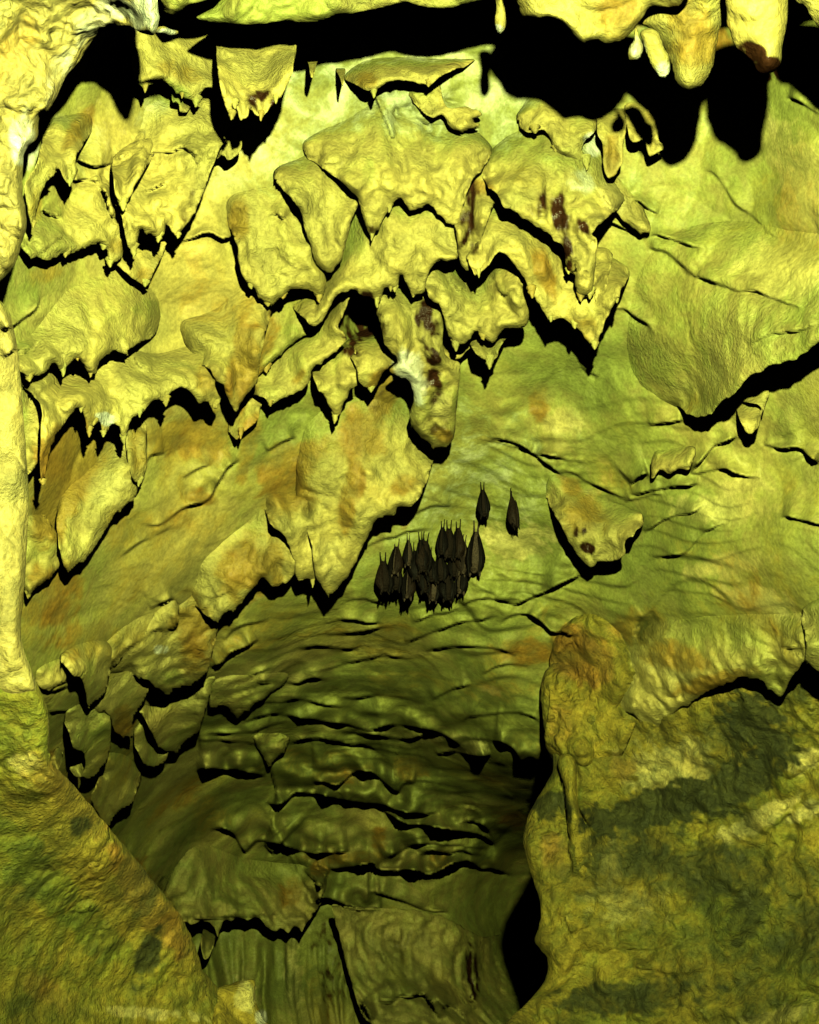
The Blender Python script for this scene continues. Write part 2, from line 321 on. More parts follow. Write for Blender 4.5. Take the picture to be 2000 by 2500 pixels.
# ------------------------------------------------------------------ stains: pigment patches, a few painting shade (tile, x, y, rx, ry, angle deg, kind, strength)
# kinds: o orange-ochre, b dark brown manganese (also shade painted in the pocket and pits), w white calcite, g bare grey-green, m dark moss / algae, y pale yellow
STAINS_AND_SHADE = [
 ('A',1570,630,95,75,0,'b',1.0),('A',1160,1190,25,70,10,'b',.55),('A',1110,1310,30,60,10,'b',.6),('A',480,760,170,60,-50,'o',.7),('A',210,1230,60,130,0,'o',.5),
 ('A',1430,1320,80,110,0,'o',.9),('A',1080,430,160,60,20,'o',.6),('A',700,1500,60,60,0,'o',.6),('A',90,300,120,300,15,'o',.35),('A',390,560,60,80,0,'o',.3),
 ('A',860,60,120,130,0,'w',.9),('A',560,130,180,120,-40,'w',.6),('A',150,830,80,160,0,'w',.75),('A',700,60,90,70,0,'w',.8),('A',350,420,70,200,20,'w',.35),
 ('A',1015,200,70,30,0,'w',.9),('A',440,720,110,120,-40,'g',.5),('A',960,570,160,80,0,'g',.8),
 ('B',640,1330,60,110,0,'b',.75),('B',1250,1200,50,130,-5,'b',.85),('B',1210,1400,80,150,10,'b',.85),('B',1330,920,70,90,-40,'b',.45),('B',600,480,80,60,0,'o',.7),
 ('B',500,960,80,40,-40,'b',.3),('B',1390,170,40,30,0,'w',1),('B',1310,1120,70,60,0,'o',.7),('B',620,1060,50,90,0,'g',.5),
 ('C',140,1250,70,160,-15,'b',.95),('C',230,1340,160,50,25,'b',.95),('C',210,1520,40,150,0,'b',1),('C',30,1230,60,100,30,'b',.5),('C',0,1100,120,120,0,'o',.4),
 ('C',1310,310,90,60,25,'b',1.4),('C',1410,420,110,60,5,'b',1.6),('C',980,200,170,230,0,'o',.9),('C',500,120,130,140,0,'o',.75),('C',480,930,50,130,0,'o',.75),
 ('C',370,870,60,70,0,'w',.7),('C',300,1080,110,90,0,'w',.4),('C',620,300,50,70,0,'w',.6),('C',780,420,50,60,0,'w',.5),('C',480,1200,70,140,-35,'y',.8),
 ('C',1500,900,120,260,-35,'y',.5),('C',1650,1150,160,300,0,'y',.6),
 ('D',640,1040,60,45,10,'w',1),('D',420,1330,190,300,20,'o',1.0),('D',1480,700,100,320,8,'o',.95),('D',1100,1150,300,160,-10,'o',.75),('D',1250,800,90,90,0,'o',.6),
 ('D',820,1230,60,160,0,'o',.6),('D',900,380,120,70,0,'g',.5),('D',270,170,120,80,-20,'o',.6),('D',880,190,60,80,30,'o',.6),('D',130,300,130,120,0,'g',.7),('D',640,1450,120,140,-35,'y',.8),
 ('D',1500,1200,60,220,10,'o',.6),
 ('E',700,900,90,150,10,'o',1.0),('E',690,950,60,120,10,'b',.35),('E',560,1150,160,170,10,'o',.8),('E',180,1300,220,150,-25,'o',.75),('E',120,1480,180,130,0,'o',.85),('E',1660,130,60,200,-20,'o',.75),
 ('E',560,440,125,145,0,'b',1.15),('E',500,590,90,70,-40,'b',.9),('E',950,450,55,140,0,'b',1.1),('E',1000,640,55,200,0,'b',.95),('E',1000,830,70,120,0,'b',.65),('E',1010,1080,130,110,0,'b',.5),  # patch over the dark pocket paints its shade along with black mould
 ('E',860,770,90,150,-20,'w',.75),('E',1050,960,60,90,-15,'y',1),('E',740,500,50,50,0,'b',.6),('E',1060,1150,60,50,0,'o',.8),('E',1640,960,60,130,10,'o',.7),
 ('E',540,1420,60,140,0,'o',.8),('E',830,1440,90,60,-20,'o',.7),('E',190,800,30,60,40,'o',.6),('E',0,560,60,160,20,'o',.5),
 ('F',320,500,120,90,0,'o',.4),('F',30,950,50,120,0,'o',.7),('F',220,1450,90,60,40,'o',.7),('F',150,1060,150,90,10,'y',.8),('F',1250,1450,200,60,0,'y',.6),('F',1500,150,280,200,0,'y',.5),
 ('F',1000,800,220,100,-20,'y',.4),
 ('G',300,700,200,120,10,'o',.7),('G',360,560,150,130,0,'o',.7),('G',300,110,110,200,0,'o',.9),('G',1480,480,220,160,-40,'o',1.0),('G',1150,850,120,230,0,'o',.95),('G',560,900,350,120,0,'o',.5),('G',740,1390,70,110,0,'o',.85),
 ('G',1200,30,120,60,0,'o',.6),('G',760,200,160,160,0,'o',.5),('G',230,520,60,120,0,'o',.6),('G',540,1120,70,150,0,'g',.5),('G',1050,1120,150,60,0,'g',.6),('G',1650,420,60,180,0,'o',.8),
 ('G',1080,660,90,25,-20,'y',.7),('G',970,950,40,30,0,'w',.5),('G',1560,700,130,60,-30,'g',.7),
 ('H',1550,980,260,80,-5,'o',.65),('H',1400,1180,300,100,0,'o',.4),('H',880,1150,300,100,0,'o',.35),('H',1270,370,60,30,0,'y',.4),('H',1450,300,250,120,0,'y',.7),('H',1350,1190,70,30,15,'y',.8),('H',480,90,60,150,0,'o',.7),
 ('H',60,50,120,160,0,'o',.6),('H',380,420,110,160,0,'y',.6),('H',1010,1480,160,30,0,'y',.5),('H',840,170,30,60,20,'o',.7),('H',1220,1560,110,60,0,'y',.6),
 ('I',330,140,150,140,40,'o',.7),('I',290,245,42,36,0,'b',1.5),('I',335,340,46,30,20,'b',1.5),('I',300,1000,230,140,30,'o',1.0),('I',300,1060,120,80,20,'b',.2),('I',640,800,200,130,0,'o',.6),('I',850,990,250,90,15,'o',.7),  # dark spots on the pitted block paint the shade inside its holes
 ('I',1100,1150,260,60,-12,'o',.8),('I',680,820,70,90,20,'m',.6),('I',1350,650,260,90,20,'y',.9),('I',800,1050,260,90,25,'y',.6),('I',1300,1370,190,170,25,'m',1.0),('I',1450,1500,230,120,30,'m',.9),('I',1150,100,300,100,0,'y',.5),
 ('I',1150,450,250,70,-10,'y',.6),('I',1000,330,200,60,0,'o',.3),('I',180,1400,90,120,0,'o',.4),
 ('J',500,700,700,140,50,'o',.35),('J',900,1000,420,110,55,'o',.85),('J',380,330,360,120,45,'o',.6),('J',300,900,700,150,47,'g',.8),('J',640,1200,500,110,45,'g',.7),('J',880,1320,70,160,10,'m',1.0),('J',880,1000,50,200,35,'m',.6),('J',480,520,60,90,40,'m',.8),
 ('J',150,150,100,60,0,'y',.9),('J',900,1660,260,40,4,'y',1),('J',1050,640,300,200,0,'b',.25),('J',1260,470,120,150,0,'o',.5),('J',1450,420,70,110,0,'g',.9),('J',1480,1550,70,90,0,'y',1),('J',1570,1680,40,50,0,'w',.6),('J',300,1550,200,90,40,'o',.5),('J',1400,1350,90,200,0,'b',.3),
 ('J',700,230,160,150,0,'o',.4),
 ('K',850,190,120,80,0,'o',.6),('K',420,230,180,70,-10,'o',.5),('K',680,640,50,120,0,'o',.7),('K',450,730,230,40,0,'o',.7),('K',320,790,60,60,0,'o',.8),('K',150,960,100,120,0,'o',.5),('K',1240,1420,50,200,0,'b',.75),('K',1480,480,110,70,20,'o',.7),
 ('K',400,1480,100,160,0,'b',.55),('K',330,1200,90,120,0,'b',.45),('K',740,1230,130,150,0,'b',.35),('K',800,1400,120,120,0,'o',.3),('K',1040,740,80,60,0,'o',.5),('K',160,1450,60,250,0,'y',.5),
 ('L',720,420,460,100,-14,'m',1.15),('L',1250,260,420,130,-35,'m',1.0),('L',740,720,230,140,20,'m',.8),('L',1080,820,320,180,10,'m',.7),('L',1300,1000,140,300,20,'m',.7),('L',600,1560,500,100,-5,'m',.8),('L',1350,1580,150,160,0,'m',.6),('L',110,420,130,90,0,'m',.9),('L',340,650,60,60,0,'m',.7),
 ('L',820,180,300,170,-10,'y',.8),('L',1340,500,250,60,-30,'y',1),('L',480,740,70,160,0,'y',.7),('L',560,1000,260,150,0,'y',.5),('L',1640,130,110,70,-30,'y',.8),('L',1640,440,130,50,-25,'y',.8),('L',1500,1680,240,60,-10,'y',.6),('L',550,180,90,80,0,'o',.8),('L',120,700,90,130,0,'o',.5),('L',100,1000,60,110,0,'b',.35),
 ('L',1050,1300,400,100,0,'m',.45),('L',900,1480,500,60,-6,'m',.5),('L',1600,900,200,250,0,'m',.5),
]
KI = {'g': 0, 'o': 1, 'b': 2, 'w': 3, 'm': 4, 'y': 5}
def stains_and_shade(px, py, P):
    out = np.zeros(px.shape + (6,))
    w1 = fbm(P, 5.0, 3, 21); w2 = fbm(P, 5.0, 3, 29); w3 = fbm(P, 22.0, 2, 31)
    x0, x1, y0, y1 = px.min(), px.max(), py.min(), py.max()
    for t, x, y, rx, ry, an, k, s in STAINS_AND_SHADE:
        sc = TILE[t][2]; cx, cy = tl(t, x, y); rx *= sc; ry *= sc; R = 2.2 * max(rx, ry)
        if cx + R < x0 or cx - R > x1 or cy + R < y0 or cy - R > y1: continue
        m = (np.abs(px - cx) < R) & (np.abs(py - cy) < R)
        if not m.any(): continue
        a = math.radians(an); dx = px[m] - cx; dy = py[m] - cy
        u = (dx * math.cos(a) + dy * math.sin(a)) / rx + 0.38 * w1[m]; v = (-dx * math.sin(a) + dy * math.cos(a)) / ry + 0.38 * w2[m]
        d = np.sqrt(u * u + v * v) + (0.5 if k in 'my' else 0.26) * w3[m]
        soft = {'b': .5, 'm': .35, 'w': .35, 'y': .45}.get(k, .5)
        val = s * (1 - sstep(1 - soft, 1 + soft, d))
        if k == 'b': val = val * np.clip(.75 + 1.3 * fbm(P[m] * np.array([1, 1, .22]), 26.0, 2, 33), .15, 1.25)
        out[..., KI[k]][m] = np.maximum(out[..., KI[k]][m], val)
    return out

# ------------------------------------------------------------------ materials
def rock_material(name, cream, green, bump=0.35, rough=0.62, mott=0.0):
    m = bpy.data.materials.new(name); m.use_nodes = True
    nt = m.node_tree; N = nt.nodes; Lk = nt.links
    bs = N['Principled BSDF']
    geo = N.new('ShaderNodeNewGeometry')
    def noise(sc, det, rgh=.6, dist=0.0):
        n = N.new('ShaderNodeTexNoise'); n.inputs['Scale'].default_value = sc; n.inputs['Detail'].default_value = det
        n.inputs['Roughness'].default_value = rgh; n.inputs['Distortion'].default_value = dist
        Lk.new(geo.outputs['Position'], n.inputs['Vector']); return n.outputs['Fac']
    def ramp(src, a, b, lo=0.0, hi=1.0):
        r = N.new('ShaderNodeMapRange'); r.interpolation_type = 'SMOOTHSTEP'
        r.inputs[1].default_value = a; r.inputs[2].default_value = b; r.inputs[3].default_value = lo; r.inputs[4].default_value = hi
        Lk.new(src, r.inputs[0]); return r.outputs[0]
    def mix(f, a, b, mode='MIX'):
        x = N.new('ShaderNodeMix'); x.data_type = 'RGBA'; x.blend_type = mode
        if isinstance(f, float): x.inputs[0].default_value = f
        else: Lk.new(f, x.inputs[0])
        for k, v in ((6, a), (7, b)):
            if isinstance(v, tuple): x.inputs[k].default_value = v + (1,)
            else: Lk.new(v, x.inputs[k])
        return x.outputs[2]
    def math_(op, a, b):
        x = N.new('ShaderNodeMath'); x.operation = op; x.use_clamp = op != 'MULTIPLY'
        for k, v in enumerate((a, b)):
            if isinstance(v, (int, float)): x.inputs[k].default_value = v
            else: Lk.new(v, x.inputs[k])
        return x.outputs[0]
    at = []
    for nm in ('tint', 'tint_more'):
        a = N.new('ShaderNodeAttribute'); a.attribute_name = nm
        s = N.new('ShaderNodeSeparateColor'); Lk.new(a.outputs['Color'], s.inputs[0]); at.append((a, s))
    big = noise(2.2, 3, .6, .6); mid = noise(11, 4, .64, .4); fine = noise(75, 3, .7)
    def thr(src, k=.55):      # attribute broken up by rock-scale noise
        q = math_('SUBTRACT', src, math_('MULTIPLY', ramp(mid, .3, .7, .5, -.5), 0.35))
        return ramp(q, .12, .88)
    g = thr(at[0][1].outputs[0]); o = thr(at[0][1].outputs[1]); b = thr(at[0][1].outputs[2])
    w = thr(at[1][1].outputs[0]); mo = thr(at[1][1].outputs[1]); y = thr(at[1][1].outputs[2])
    c = mix(g, cream, green)
    c = mix(y, c, (.62, .57, .20))
    c = mix(o, c, (.37, .265, .05))
    c = mix(math_('MULTIPLY', o, ramp(big, .45, .65)), c, (.30, .18, .03))
    c = mix(mo, c, (.058, .068, .017))
    c = mix(w, c, (.74, .80, .70))
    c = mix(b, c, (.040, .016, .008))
    # grain and weathering of the stone
    c = mix(0.9, c, mix(ramp(mid, .3, .72), (.62, .61, .58), (1.16, 1.15, 1.12)), 'MULTIPLY')
    c = mix(0.8, c, mix(ramp(fine, .32, .68), (.74, .73, .70), (1.14, 1.14, 1.14)), 'MULTIPLY')
    c = mix(0.7, c, mix(ramp(big, .35, .65), (.74, .80, .80), (1.12, 1.07, 1.0)), 'MULTIPLY')
    if mott:      # lichen-like mottling of the damp lower rock
        m2 = noise(10, 6, .75, .8)
        c = mix(mott, c, mix(ramp(m2, .38, .62), (.42, .46, .40), (1.45, 1.32, 1.1)), 'MULTIPLY')
    Lk.new(c, bs.inputs['Base Color'])
    rg = ramp(mid, .3, .7, rough + .12, rough - .12)
    rg2 = N.new('ShaderNodeMapRange'); Lk.new(b, rg2.inputs[0]); rg2.inputs[3].default_value = 1.0; rg2.inputs[4].default_value = 0.45
    Lk.new(math_('MULTIPLY', rg, rg2.outputs[0]), bs.inputs['Roughness'])
    bs.inputs['Specular IOR Level'].default_value = 0.35
    bm = N.new('ShaderNodeBump'); bm.inputs['Strength'].default_value = bump; bm.inputs['Distance'].default_value = 0.016
    Lk.new(mid, bm.inputs['Height'])
    b2 = N.new('ShaderNodeBump'); Lk.new(ramp(big, .35, .68, min(1.0, bump * 2.4), bump * .7), b2.inputs['Strength']); b2.inputs['Distance'].default_value = 0.014
    vo = N.new('ShaderNodeTexVoronoi'); vo.feature = 'F1'; vo.inputs['Scale'].default_value = 34
    Lk.new(geo.outputs['Position'], vo.inputs['Vector'])
    b3 = N.new('ShaderNodeBump'); b3.invert = True; b3.inputs['Distance'].default_value = 0.012
    Lk.new(ramp(big, .5, .66, .0, min(1.0, bump * 1.6)), b3.inputs['Strength'])
    Lk.new(vo.outputs['Distance'], b3.inputs['Height']); Lk.new(bm.outputs[0], b3.inputs['Normal'])
    Lk.new(fine, b2.inputs['Height']); Lk.new(b3.outputs[0], b2.inputs['Normal'])
    Lk.new(b2.outputs[0], bs.inputs['Normal'])
    return m
CREAM, GREEN = (.56, .495, .15), (.31, .36, .085)
M_SHELL = rock_material('limestone', CREAM, GREEN, .15)
M_FORM = rock_material('flowstone', CREAM, GREEN, .32)
M_MOSS = rock_material('mossy_limestone', (.38, .315, .045), (.165, .21, .03), .9, .8, .6)
M_WALL = rock_material('darkened_flowstone', (.47, .42, .16), GREEN, .5, .6, .35)  # flowstone cream darkened to offset overexposure near the lamp
def flat_material(name, col, rough, grain=30, amt=.5, spec=.4):
    m = bpy.data.materials.new(name); m.use_nodes = True
    nt = m.node_tree; bs = nt.nodes['Principled BSDF']
    tc = nt.nodes.new('ShaderNodeTexCoord'); n = nt.nodes.new('ShaderNodeTexNoise'); n.inputs['Scale'].default_value = grain; n.inputs['Detail'].default_value = 5
    nt.links.new(tc.outputs['Object'], n.inputs['Vector'])
    r = nt.nodes.new('ShaderNodeValToRGB'); nt.links.new(n.outputs['Fac'], r.inputs[0])
    r.color_ramp.elements[0].position = .35; r.color_ramp.elements[1].position = .7
    r.color_ramp.elements[0].color = tuple(c * (1 - amt) for c in col) + (1,); r.color_ramp.elements[1].color = tuple(c * (1 + amt) for c in col) + (1,)
    nt.links.new(r.outputs[0], bs.inputs['Base Color']); bs.inputs['Roughness'].default_value = rough; bs.inputs['Specular IOR Level'].default_value = spec
    b = nt.nodes.new('ShaderNodeBump'); b.inputs['Strength'].default_value = .5; b.inputs['Distance'].default_value = .004
    nt.links.new(n.outputs['Fac'], b.inputs['Height']); nt.links.new(b.outputs[0], bs.inputs['Normal'])
    return m

# ------------------------------------------------------------------ mesh building
def make_mesh(name, verts, quads, tint6, mat):
    me = bpy.data.meshes.new(name)
    nv, nq = len(verts), len(quads)
    me.vertices.add(nv); me.vertices.foreach_set('co', verts.astype(np.float32).ravel())
    me.loops.add(nq * 4); me.loops.foreach_set('vertex_index', quads.astype(np.int32).ravel())
    me.polygons.add(nq)
    me.polygons.foreach_set('loop_start', np.arange(0, nq * 4, 4, dtype=np.int32))
    me.update(calc_edges=True)
    me.shade_smooth()
    t6 = np.clip(tint6, 0, 1)
    for nm, k in (('tint', 0), ('tint_more', 3)):
        a = me.attributes.new(nm, 'FLOAT_COLOR', 'POINT')
        a.data.foreach_set('color', np.concatenate([t6[:, k:k + 3], np.ones((nv, 1))], 1).astype(np.float32).ravel())
    me.materials.append(mat)
    return me
def tag(o, label=None, cat=None, group=None, kind=None):
    if label: o['label'] = label
    if cat: o['category'] = cat
    if group: o['group'] = group
    if kind: o['kind'] = kind
    elif label: o['kind'] = 'thing'
    return o

# ------------------------------------------------------------------ the cave ceiling (one bedded, folded lining from the near vault into the tunnel)
def gauss(px, py, cx, cy, rx, ry): return np.exp(-((px - cx) / rx) ** 2 - ((py - cy) / ry) ** 2)
def shell_r(px, py):
    r0 = vault(px, py); P = point(px, py, 5.2 + (r0 - 5.2) * .4)
    warp = fbm(P, 1.3, 3, 8)
    fold_w = np.clip(gauss(px, py, 1000, 1650, 750, 330) + gauss(px, py, 1750, 1300, 600, 350) * .8 + gauss(px, py, 1050, 2050, 400, 200) * .7 + .12, 0, 1)
    bend = 0.00022 * (px - 1100) ** 2 * np.where(px < 1100, 1.0, .55)
    h = 0
    for per, amp, sd in ((96.0, .026, 1), (51.0, .014, 2), (29.0, .006, 3)):
        q = (py - bend + 120 * warp + 60 * fbm(P, 2.6, 2, 40 + sd)) / per
        f = q - np.floor(q)
        saw = np.where(f < .86, f / .86, (1 - f) / .14)
        gate = sstep(-.15, .35, fbm(P * np.array([.8, 1, 1]), 2.2, 2, 50 + sd))
        h = h + amp * saw * gate * (r0 / 6.5)
    h = h * fold_w
    h = h + .050 * (ridged(P, 1.7, 2, 5) - .6) * .6 + .028 * fbm(P, 3.4, 2, 9) - .036 * (ridged(P + .05 * fbm(P, 5, 2, 77)[..., None], 3.1, 2, 19) - .5) * (1 - .6 * fold_w) + .0045 * fbm(P, 15, 3, 12)
    pop = gauss(px, py, 1010, 265, 95, 75)
    if (pop > .02).any():
        m = pop > .02
        h[m] += np.clip(pop[m] * 1.8, 0, 1) * .06 * np.sqrt(np.clip(1 - 1.5 * worley(P[m] + .03 * fbm(P[m], 9, 2, 3)[..., None], 17.0) ** 2, 0, 1))
    h = h * np.clip(r0 / 6.2, 1, 1.3)
    h = h + crease_field(px, py)
    # hollow of the dark pocket in the middle
    h = h - .22 * gauss(px, py, 878, 778, 52, 55)
    # fluted flowstone at the tunnel's end
    fl = sstep(2240, 2330, py) * sstep(440, 520, px) * (1 - sstep(1260, 1330, px))
    h = h + fl * .16 * ridged(np.stack([px * .012 + .3 * warp, py * .0012, px * 0 + 3.1], -1), 1.0, 3, 6)
    return r0 - h
xs = np.concatenate([np.arange(-900, -30, 24), np.arange(-30, 2031, 3.6), np.arange(2045, 2901, 24)])
ys = np.concatenate([np.arange(-900, -20, 24), np.arange(-20, 2521, 3.6), np.arange(2540, 3101, 24)])
GX, GY = np.meshgrid(xs, ys)
GR = shell_r(GX, GY)
V = point(GX, GY, GR)
T6 = stains_and_shade(GX, GY, V)
base_g = np.clip(.80 + .55 * fbm(V, 1.0, 3, 14) - .5 * gauss(GX, GY, 350, 1300, 500, 450) - .5 * gauss(GX, GY, 1900, 1250, 380, 550) - .3 * gauss(GX, GY, 1950, 500, 250, 300) - .65 * gauss(GX, GY, 330, 830, 330, 150) - .6 * gauss(GX, GY, 1020, 400, 150, 110) - .5 * gauss(GX, GY, 330, 430, 240, 170), .1, 1)
T6[..., 0] = np.maximum(T6[..., 0], base_g)
T6[..., 1] = np.maximum(T6[..., 1], np.clip(.55 * fbm(V, 1.3, 3, 15) - .02 + .3 * gauss(GX, GY, 300, 1450, 420, 350) + .25 * gauss(GX, GY, 1650, 1600, 350, 250), 0, 1))
T6[..., 3] = np.maximum(T6[..., 3], .36 * gauss(GX, GY, 900, 260, 700, 260) + .26 * gauss(GX, GY, 1100, 1150, 300, 200))
ny, nx = GX.shape
idx = np.arange(ny * nx).reshape(ny, nx)
Q = np.stack([idx[:-1, :-1], idx[1:, :-1], idx[1:, 1:], idx[:-1, 1:]], -1).reshape(-1, 4)
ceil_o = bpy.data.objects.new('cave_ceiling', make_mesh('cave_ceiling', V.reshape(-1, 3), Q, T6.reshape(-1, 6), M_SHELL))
COL.objects.link(ceil_o); tag(ceil_o, kind='structure')

def shell_lookup(px, py):
    fx = np.clip(np.interp(px, xs, np.arange(nx)), 0, nx - 1.001); fy = np.clip(np.interp(py, ys, np.arange(ny)), 0, ny - 1.001)
    ix = fx.astype(int); iy = fy.astype(int); a = fx - ix; b = fy - iy
    r = GR[iy, ix] * (1 - a) * (1 - b) + GR[iy, ix + 1] * a * (1 - b) + GR[iy + 1, ix] * (1 - a) * b + GR[iy + 1, ix + 1] * a * b
    return r, T6[iy, ix]

# cave floor, below the frame
fx, fy = np.meshgrid(np.linspace(-6, 6, 70), np.linspace(-2, 14, 90))
fz = .12 * fbm(np.stack([fx, fy, fx * 0], -1), .8, 4, 3)
fi = np.arange(fx.size).reshape(fx.shape)
ft = np.zeros((fx.size, 6)); ft[:, 0] = .6; ft[:, 4] = .4
fl_o = bpy.data.objects.new('cave_floor', make_mesh('cave_floor', np.stack([fx, fy, fz], -1).reshape(-1, 3), np.stack([fi[:-1, :-1], fi[:-1, 1:], fi[1:, 1:], fi[1:, :-1]], -1).reshape(-1, 4), ft, M_MOSS))
COL.objects.link(fl_o); tag(fl_o, kind='structure')

# ------------------------------------------------------------------ formations: outlines at their own distance, rounded front and back
def formation(name, tile, pts, label=None, cat=None, P=.2, Wd=42, k=.85, green=.2, lump=1.0, flute=0.0, absolute=False, mat=None, group=None, kind=None, step=5.3, jit=2.2, thick=None, crease=True, spread=1.3, drips=True, popcorn=None, popsize=(13, 30, .05, .015), orange=0.0, moss=0.0, pock=0.0):
    q2 = []; pr = []
    for p in pts:
        q2.append(tl(tile, p[0], p[1]))
        pr.append(p[2] if (len(p) > 2 and absolute) else (-.03 if (len(p) > 2 and p[2] == 0) else P * (p[2] if len(p) > 2 else 1.0)))
    if not absolute:
        hc = np.mean([a for a, b in zip(q2, pr) if b > 0], axis=0)
        q2 = [a if b > 0 else (hc[0] + (a[0] - hc[0]) * spread, hc[1] + (a[1] - hc[1]) * spread) for a, b in zip(q2, pr)]
    C = catmull([(a[0], a[1], b) for a, b in zip(q2, pr)], True, 7)
    seed = (hash_name(name) + len(pts) * 31 + int(q2[0][0])) % 97
    wob = np.stack([C[:, 0] * .045, C[:, 1] * .045, np.full(len(C), seed * .37)], -1)
    C[:, 0] += jit * perlin(wob); C[:, 1] += jit * perlin(wob + 9.2)
    if not absolute:
        hang = C[:, 2] > 0
        rag = perlin(wob * 1.25 + 4.4)
        C[:, 1] += np.where(hang, 16.0 * np.clip(rag - .05, 0, 1) + 2.0 * perlin(wob * 5 + 1.1), 0) * min(1.0, Wd / 40.0)
    bnd = C[:, :2]; prv = C[:, 2]
    gx = np.arange(bnd[:, 0].min() - 2 * step, bnd[:, 0].max() + 2 * step, step); gy = np.arange(bnd[:, 1].min() - 2 * step, bnd[:, 1].max() + 2 * step, step)
    X, Y = np.meshgrid(gx, gy)
    ins = np.zeros(X.shape, bool)
    for a, b in zip(bnd, np.roll(bnd, -1, 0)):
        c = ((a[1] > Y) != (b[1] > Y))
        if c.any(): ins ^= c & (X < (b[0] - a[0]) * (Y - a[1]) / (b[1] - a[1] + 1e-12) + a[0])
    A = bnd; B = np.roll(bnd, -1, 0)
    best = np.full(X.shape, 1e9); bi = np.zeros(X.shape, int); bt = np.zeros(X.shape); dA = np.full(X.shape, 1e9); dH = np.full(X.shape, 1e9)
    attv = (prv < 0) if not absolute else np.zeros(len(prv), bool)
    for i in range(len(A)):
        v = B[i] - A[i]; l2 = v @ v + 1e-9
        tt = np.clip(((X - A[i, 0]) * v[0] + (Y - A[i, 1]) * v[1]) / l2, 0, 1)
        e = (X - A[i, 0] - tt * v[0]) ** 2 + (Y - A[i, 1] - tt * v[1]) ** 2
        mm = e < best
        best[mm] = e[mm]; bi[mm] = i; bt[mm] = tt[mm]
        if attv[i] and attv[(i + 1) % len(A)]: np.minimum(dA, e, out=dA)
        else: np.minimum(dH, e, out=dH)
    d = np.sqrt(best); dA = np.sqrt(dA); dH = np.sqrt(dH)
    valid = ins | (d < step * 1.45)
    snap = valid & ~ins
    NX = A[bi, 0] + (B[bi, 0] - A[bi, 0]) * bt; NY = A[bi, 1] + (B[bi, 1] - A[bi, 1]) * bt
    X = np.where(snap, NX, X); Y = np.where(snap, NY, Y)
    # protrusion: interpolated from the outline, or growing steadily from the attached edge to the free edge
    if absolute:
        num = np.zeros(X.shape); den = np.zeros(X.shape)
        stepb = max(1, len(bnd) // 90)
        for (bx, by), bp in zip(bnd[::stepb], prv[::stepb]):
            w = 1.0 / ((X - bx) ** 2 + (Y - by) ** 2 + 25.0) ** 1.25
            num += w * bp; den += w
        pv = num / den
        wat = np.ones(X.shape)
    else:
        fn = np.zeros(X.shape); fd = np.zeros(X.shape) + 1e-12
        for (bx, by), bp in zip(bnd[::3], prv[::3]):
            if bp > 0:
                w = 1.0 / ((X - bx) ** 2 + (Y - by) ** 2 + 30.0) ** 1.5; fn += w * bp; fd += w
        ratio = dA / (dA + dH + 1e-6)
        pv = -.03 + (fn / fd + .03) * ratio ** .9
        wat = sstep(.02, .8, ratio)
    pv = np.where(snap, prv[bi] * (1 - bt) + np.roll(prv, -1)[bi] * bt, pv)
    t = np.clip(np.where(ins, d, 0) / Wd, 0, 1)
    f = np.sqrt(np.clip(1 - (1 - t) ** 2, 0, 1))
    f = f * wat
    for _ in range(4):
        g = f.copy(); g[1:-1, 1:-1] = (f[1:-1, 1:-1] * 2 + f[:-2, 1:-1] + f[2:, 1:-1] + f[1:-1, :-2] + f[1:-1, 2:]) / 6
        f = np.where(ins, g, 0)
    r0 = vault(X, Y)
    sr, st = shell_lookup(X, Y)
    if absolute: base = pv
    else:
        mixw = sstep(.0, .75, ratio)
        base = sr * (1 - mixw) + r0 * mixw - pv
        
    Pm = point(X, Y, base)
    unit = Wd * base / FPX * k
    fade = np.clip(np.where(ins, d, 0) / 14.0, 0, 1)
    wp = Pm + .04 * np.stack([fbm(Pm, 6.0, 2, seed + 40), fbm(Pm, 6.0, 2, seed + 41), fbm(Pm, 6.0, 2, seed + 42)], -1)
    fold = ridged(np.stack([wp[..., 0] * 7.5, wp[..., 1] * 7.5, wp[..., 2] * 1.6], -1), 1.0, 2, seed + 6)
    dis = lump * (.026 * fbm(Pm, 4.0, 2, seed) - .034 * (ridged(wp, 5.0, 1, seed + 3) - .5) - .013 * (ridged(wp, 13.0, 2, seed + 8) - .5) + .003 * fbm(Pm, 45.0, 2, seed + 5) + .016 * fold) * (.06 + .94 * wat)
    if flute:
        dis = dis + flute * ridged(Pm * np.array([9.0, 9.0, 1.2]) + .35 * fbm(Pm, 3, 2, seed)[..., None], 1.0, 2, seed)
    if popcorn:
        pm = sstep(popcorn[1], popcorn[0], d) * sstep(-.35, .1, fbm(Pm, 2.0, 2, 71))
        dis = dis + pm * popsize[2] * np.sqrt(np.clip(1 - 1.5 * worley(wp, popsize[0]) ** 2, 0, 1)) + pm * popsize[3] * np.sqrt(np.clip(1 - 1.4 * worley(wp, popsize[1]) ** 2, 0, 1))
    if pock:
        dis = dis - pock * np.clip(.75 - worley(Pm, 16.0), 0, 1)
    dis = dis * fade
    if crease: dis = dis + crease_field(X, Y) * np.clip(np.where(ins, d, 0) / 8.0, 0, 1) * (1 if absolute else mixw)
    fr = base - unit * f - dis
    th = unit if thick is None else thick
    bk = base + th * f
    ok = valid[:-1, :-1] & valid[1:, :-1] & valid[1:, 1:] & valid[:-1, 1:]
    anyin = ins[:-1, :-1] | ins[1:, :-1] | ins[1:, 1:] | ins[:-1, 1:]
    ok &= anyin
    ids = -np.ones(X.shape, int); used = np.zeros(X.shape, bool)
    used[:-1, :-1] |= ok; used[1:, :-1] |= ok; used[1:, 1:] |= ok; used[:-1, 1:] |= ok
    nF = used.sum(); ids[used] = np.arange(nF)
    bidx = ids.copy(); ib = used & ins; bidx[ib] = nF + np.arange(ib.sum())
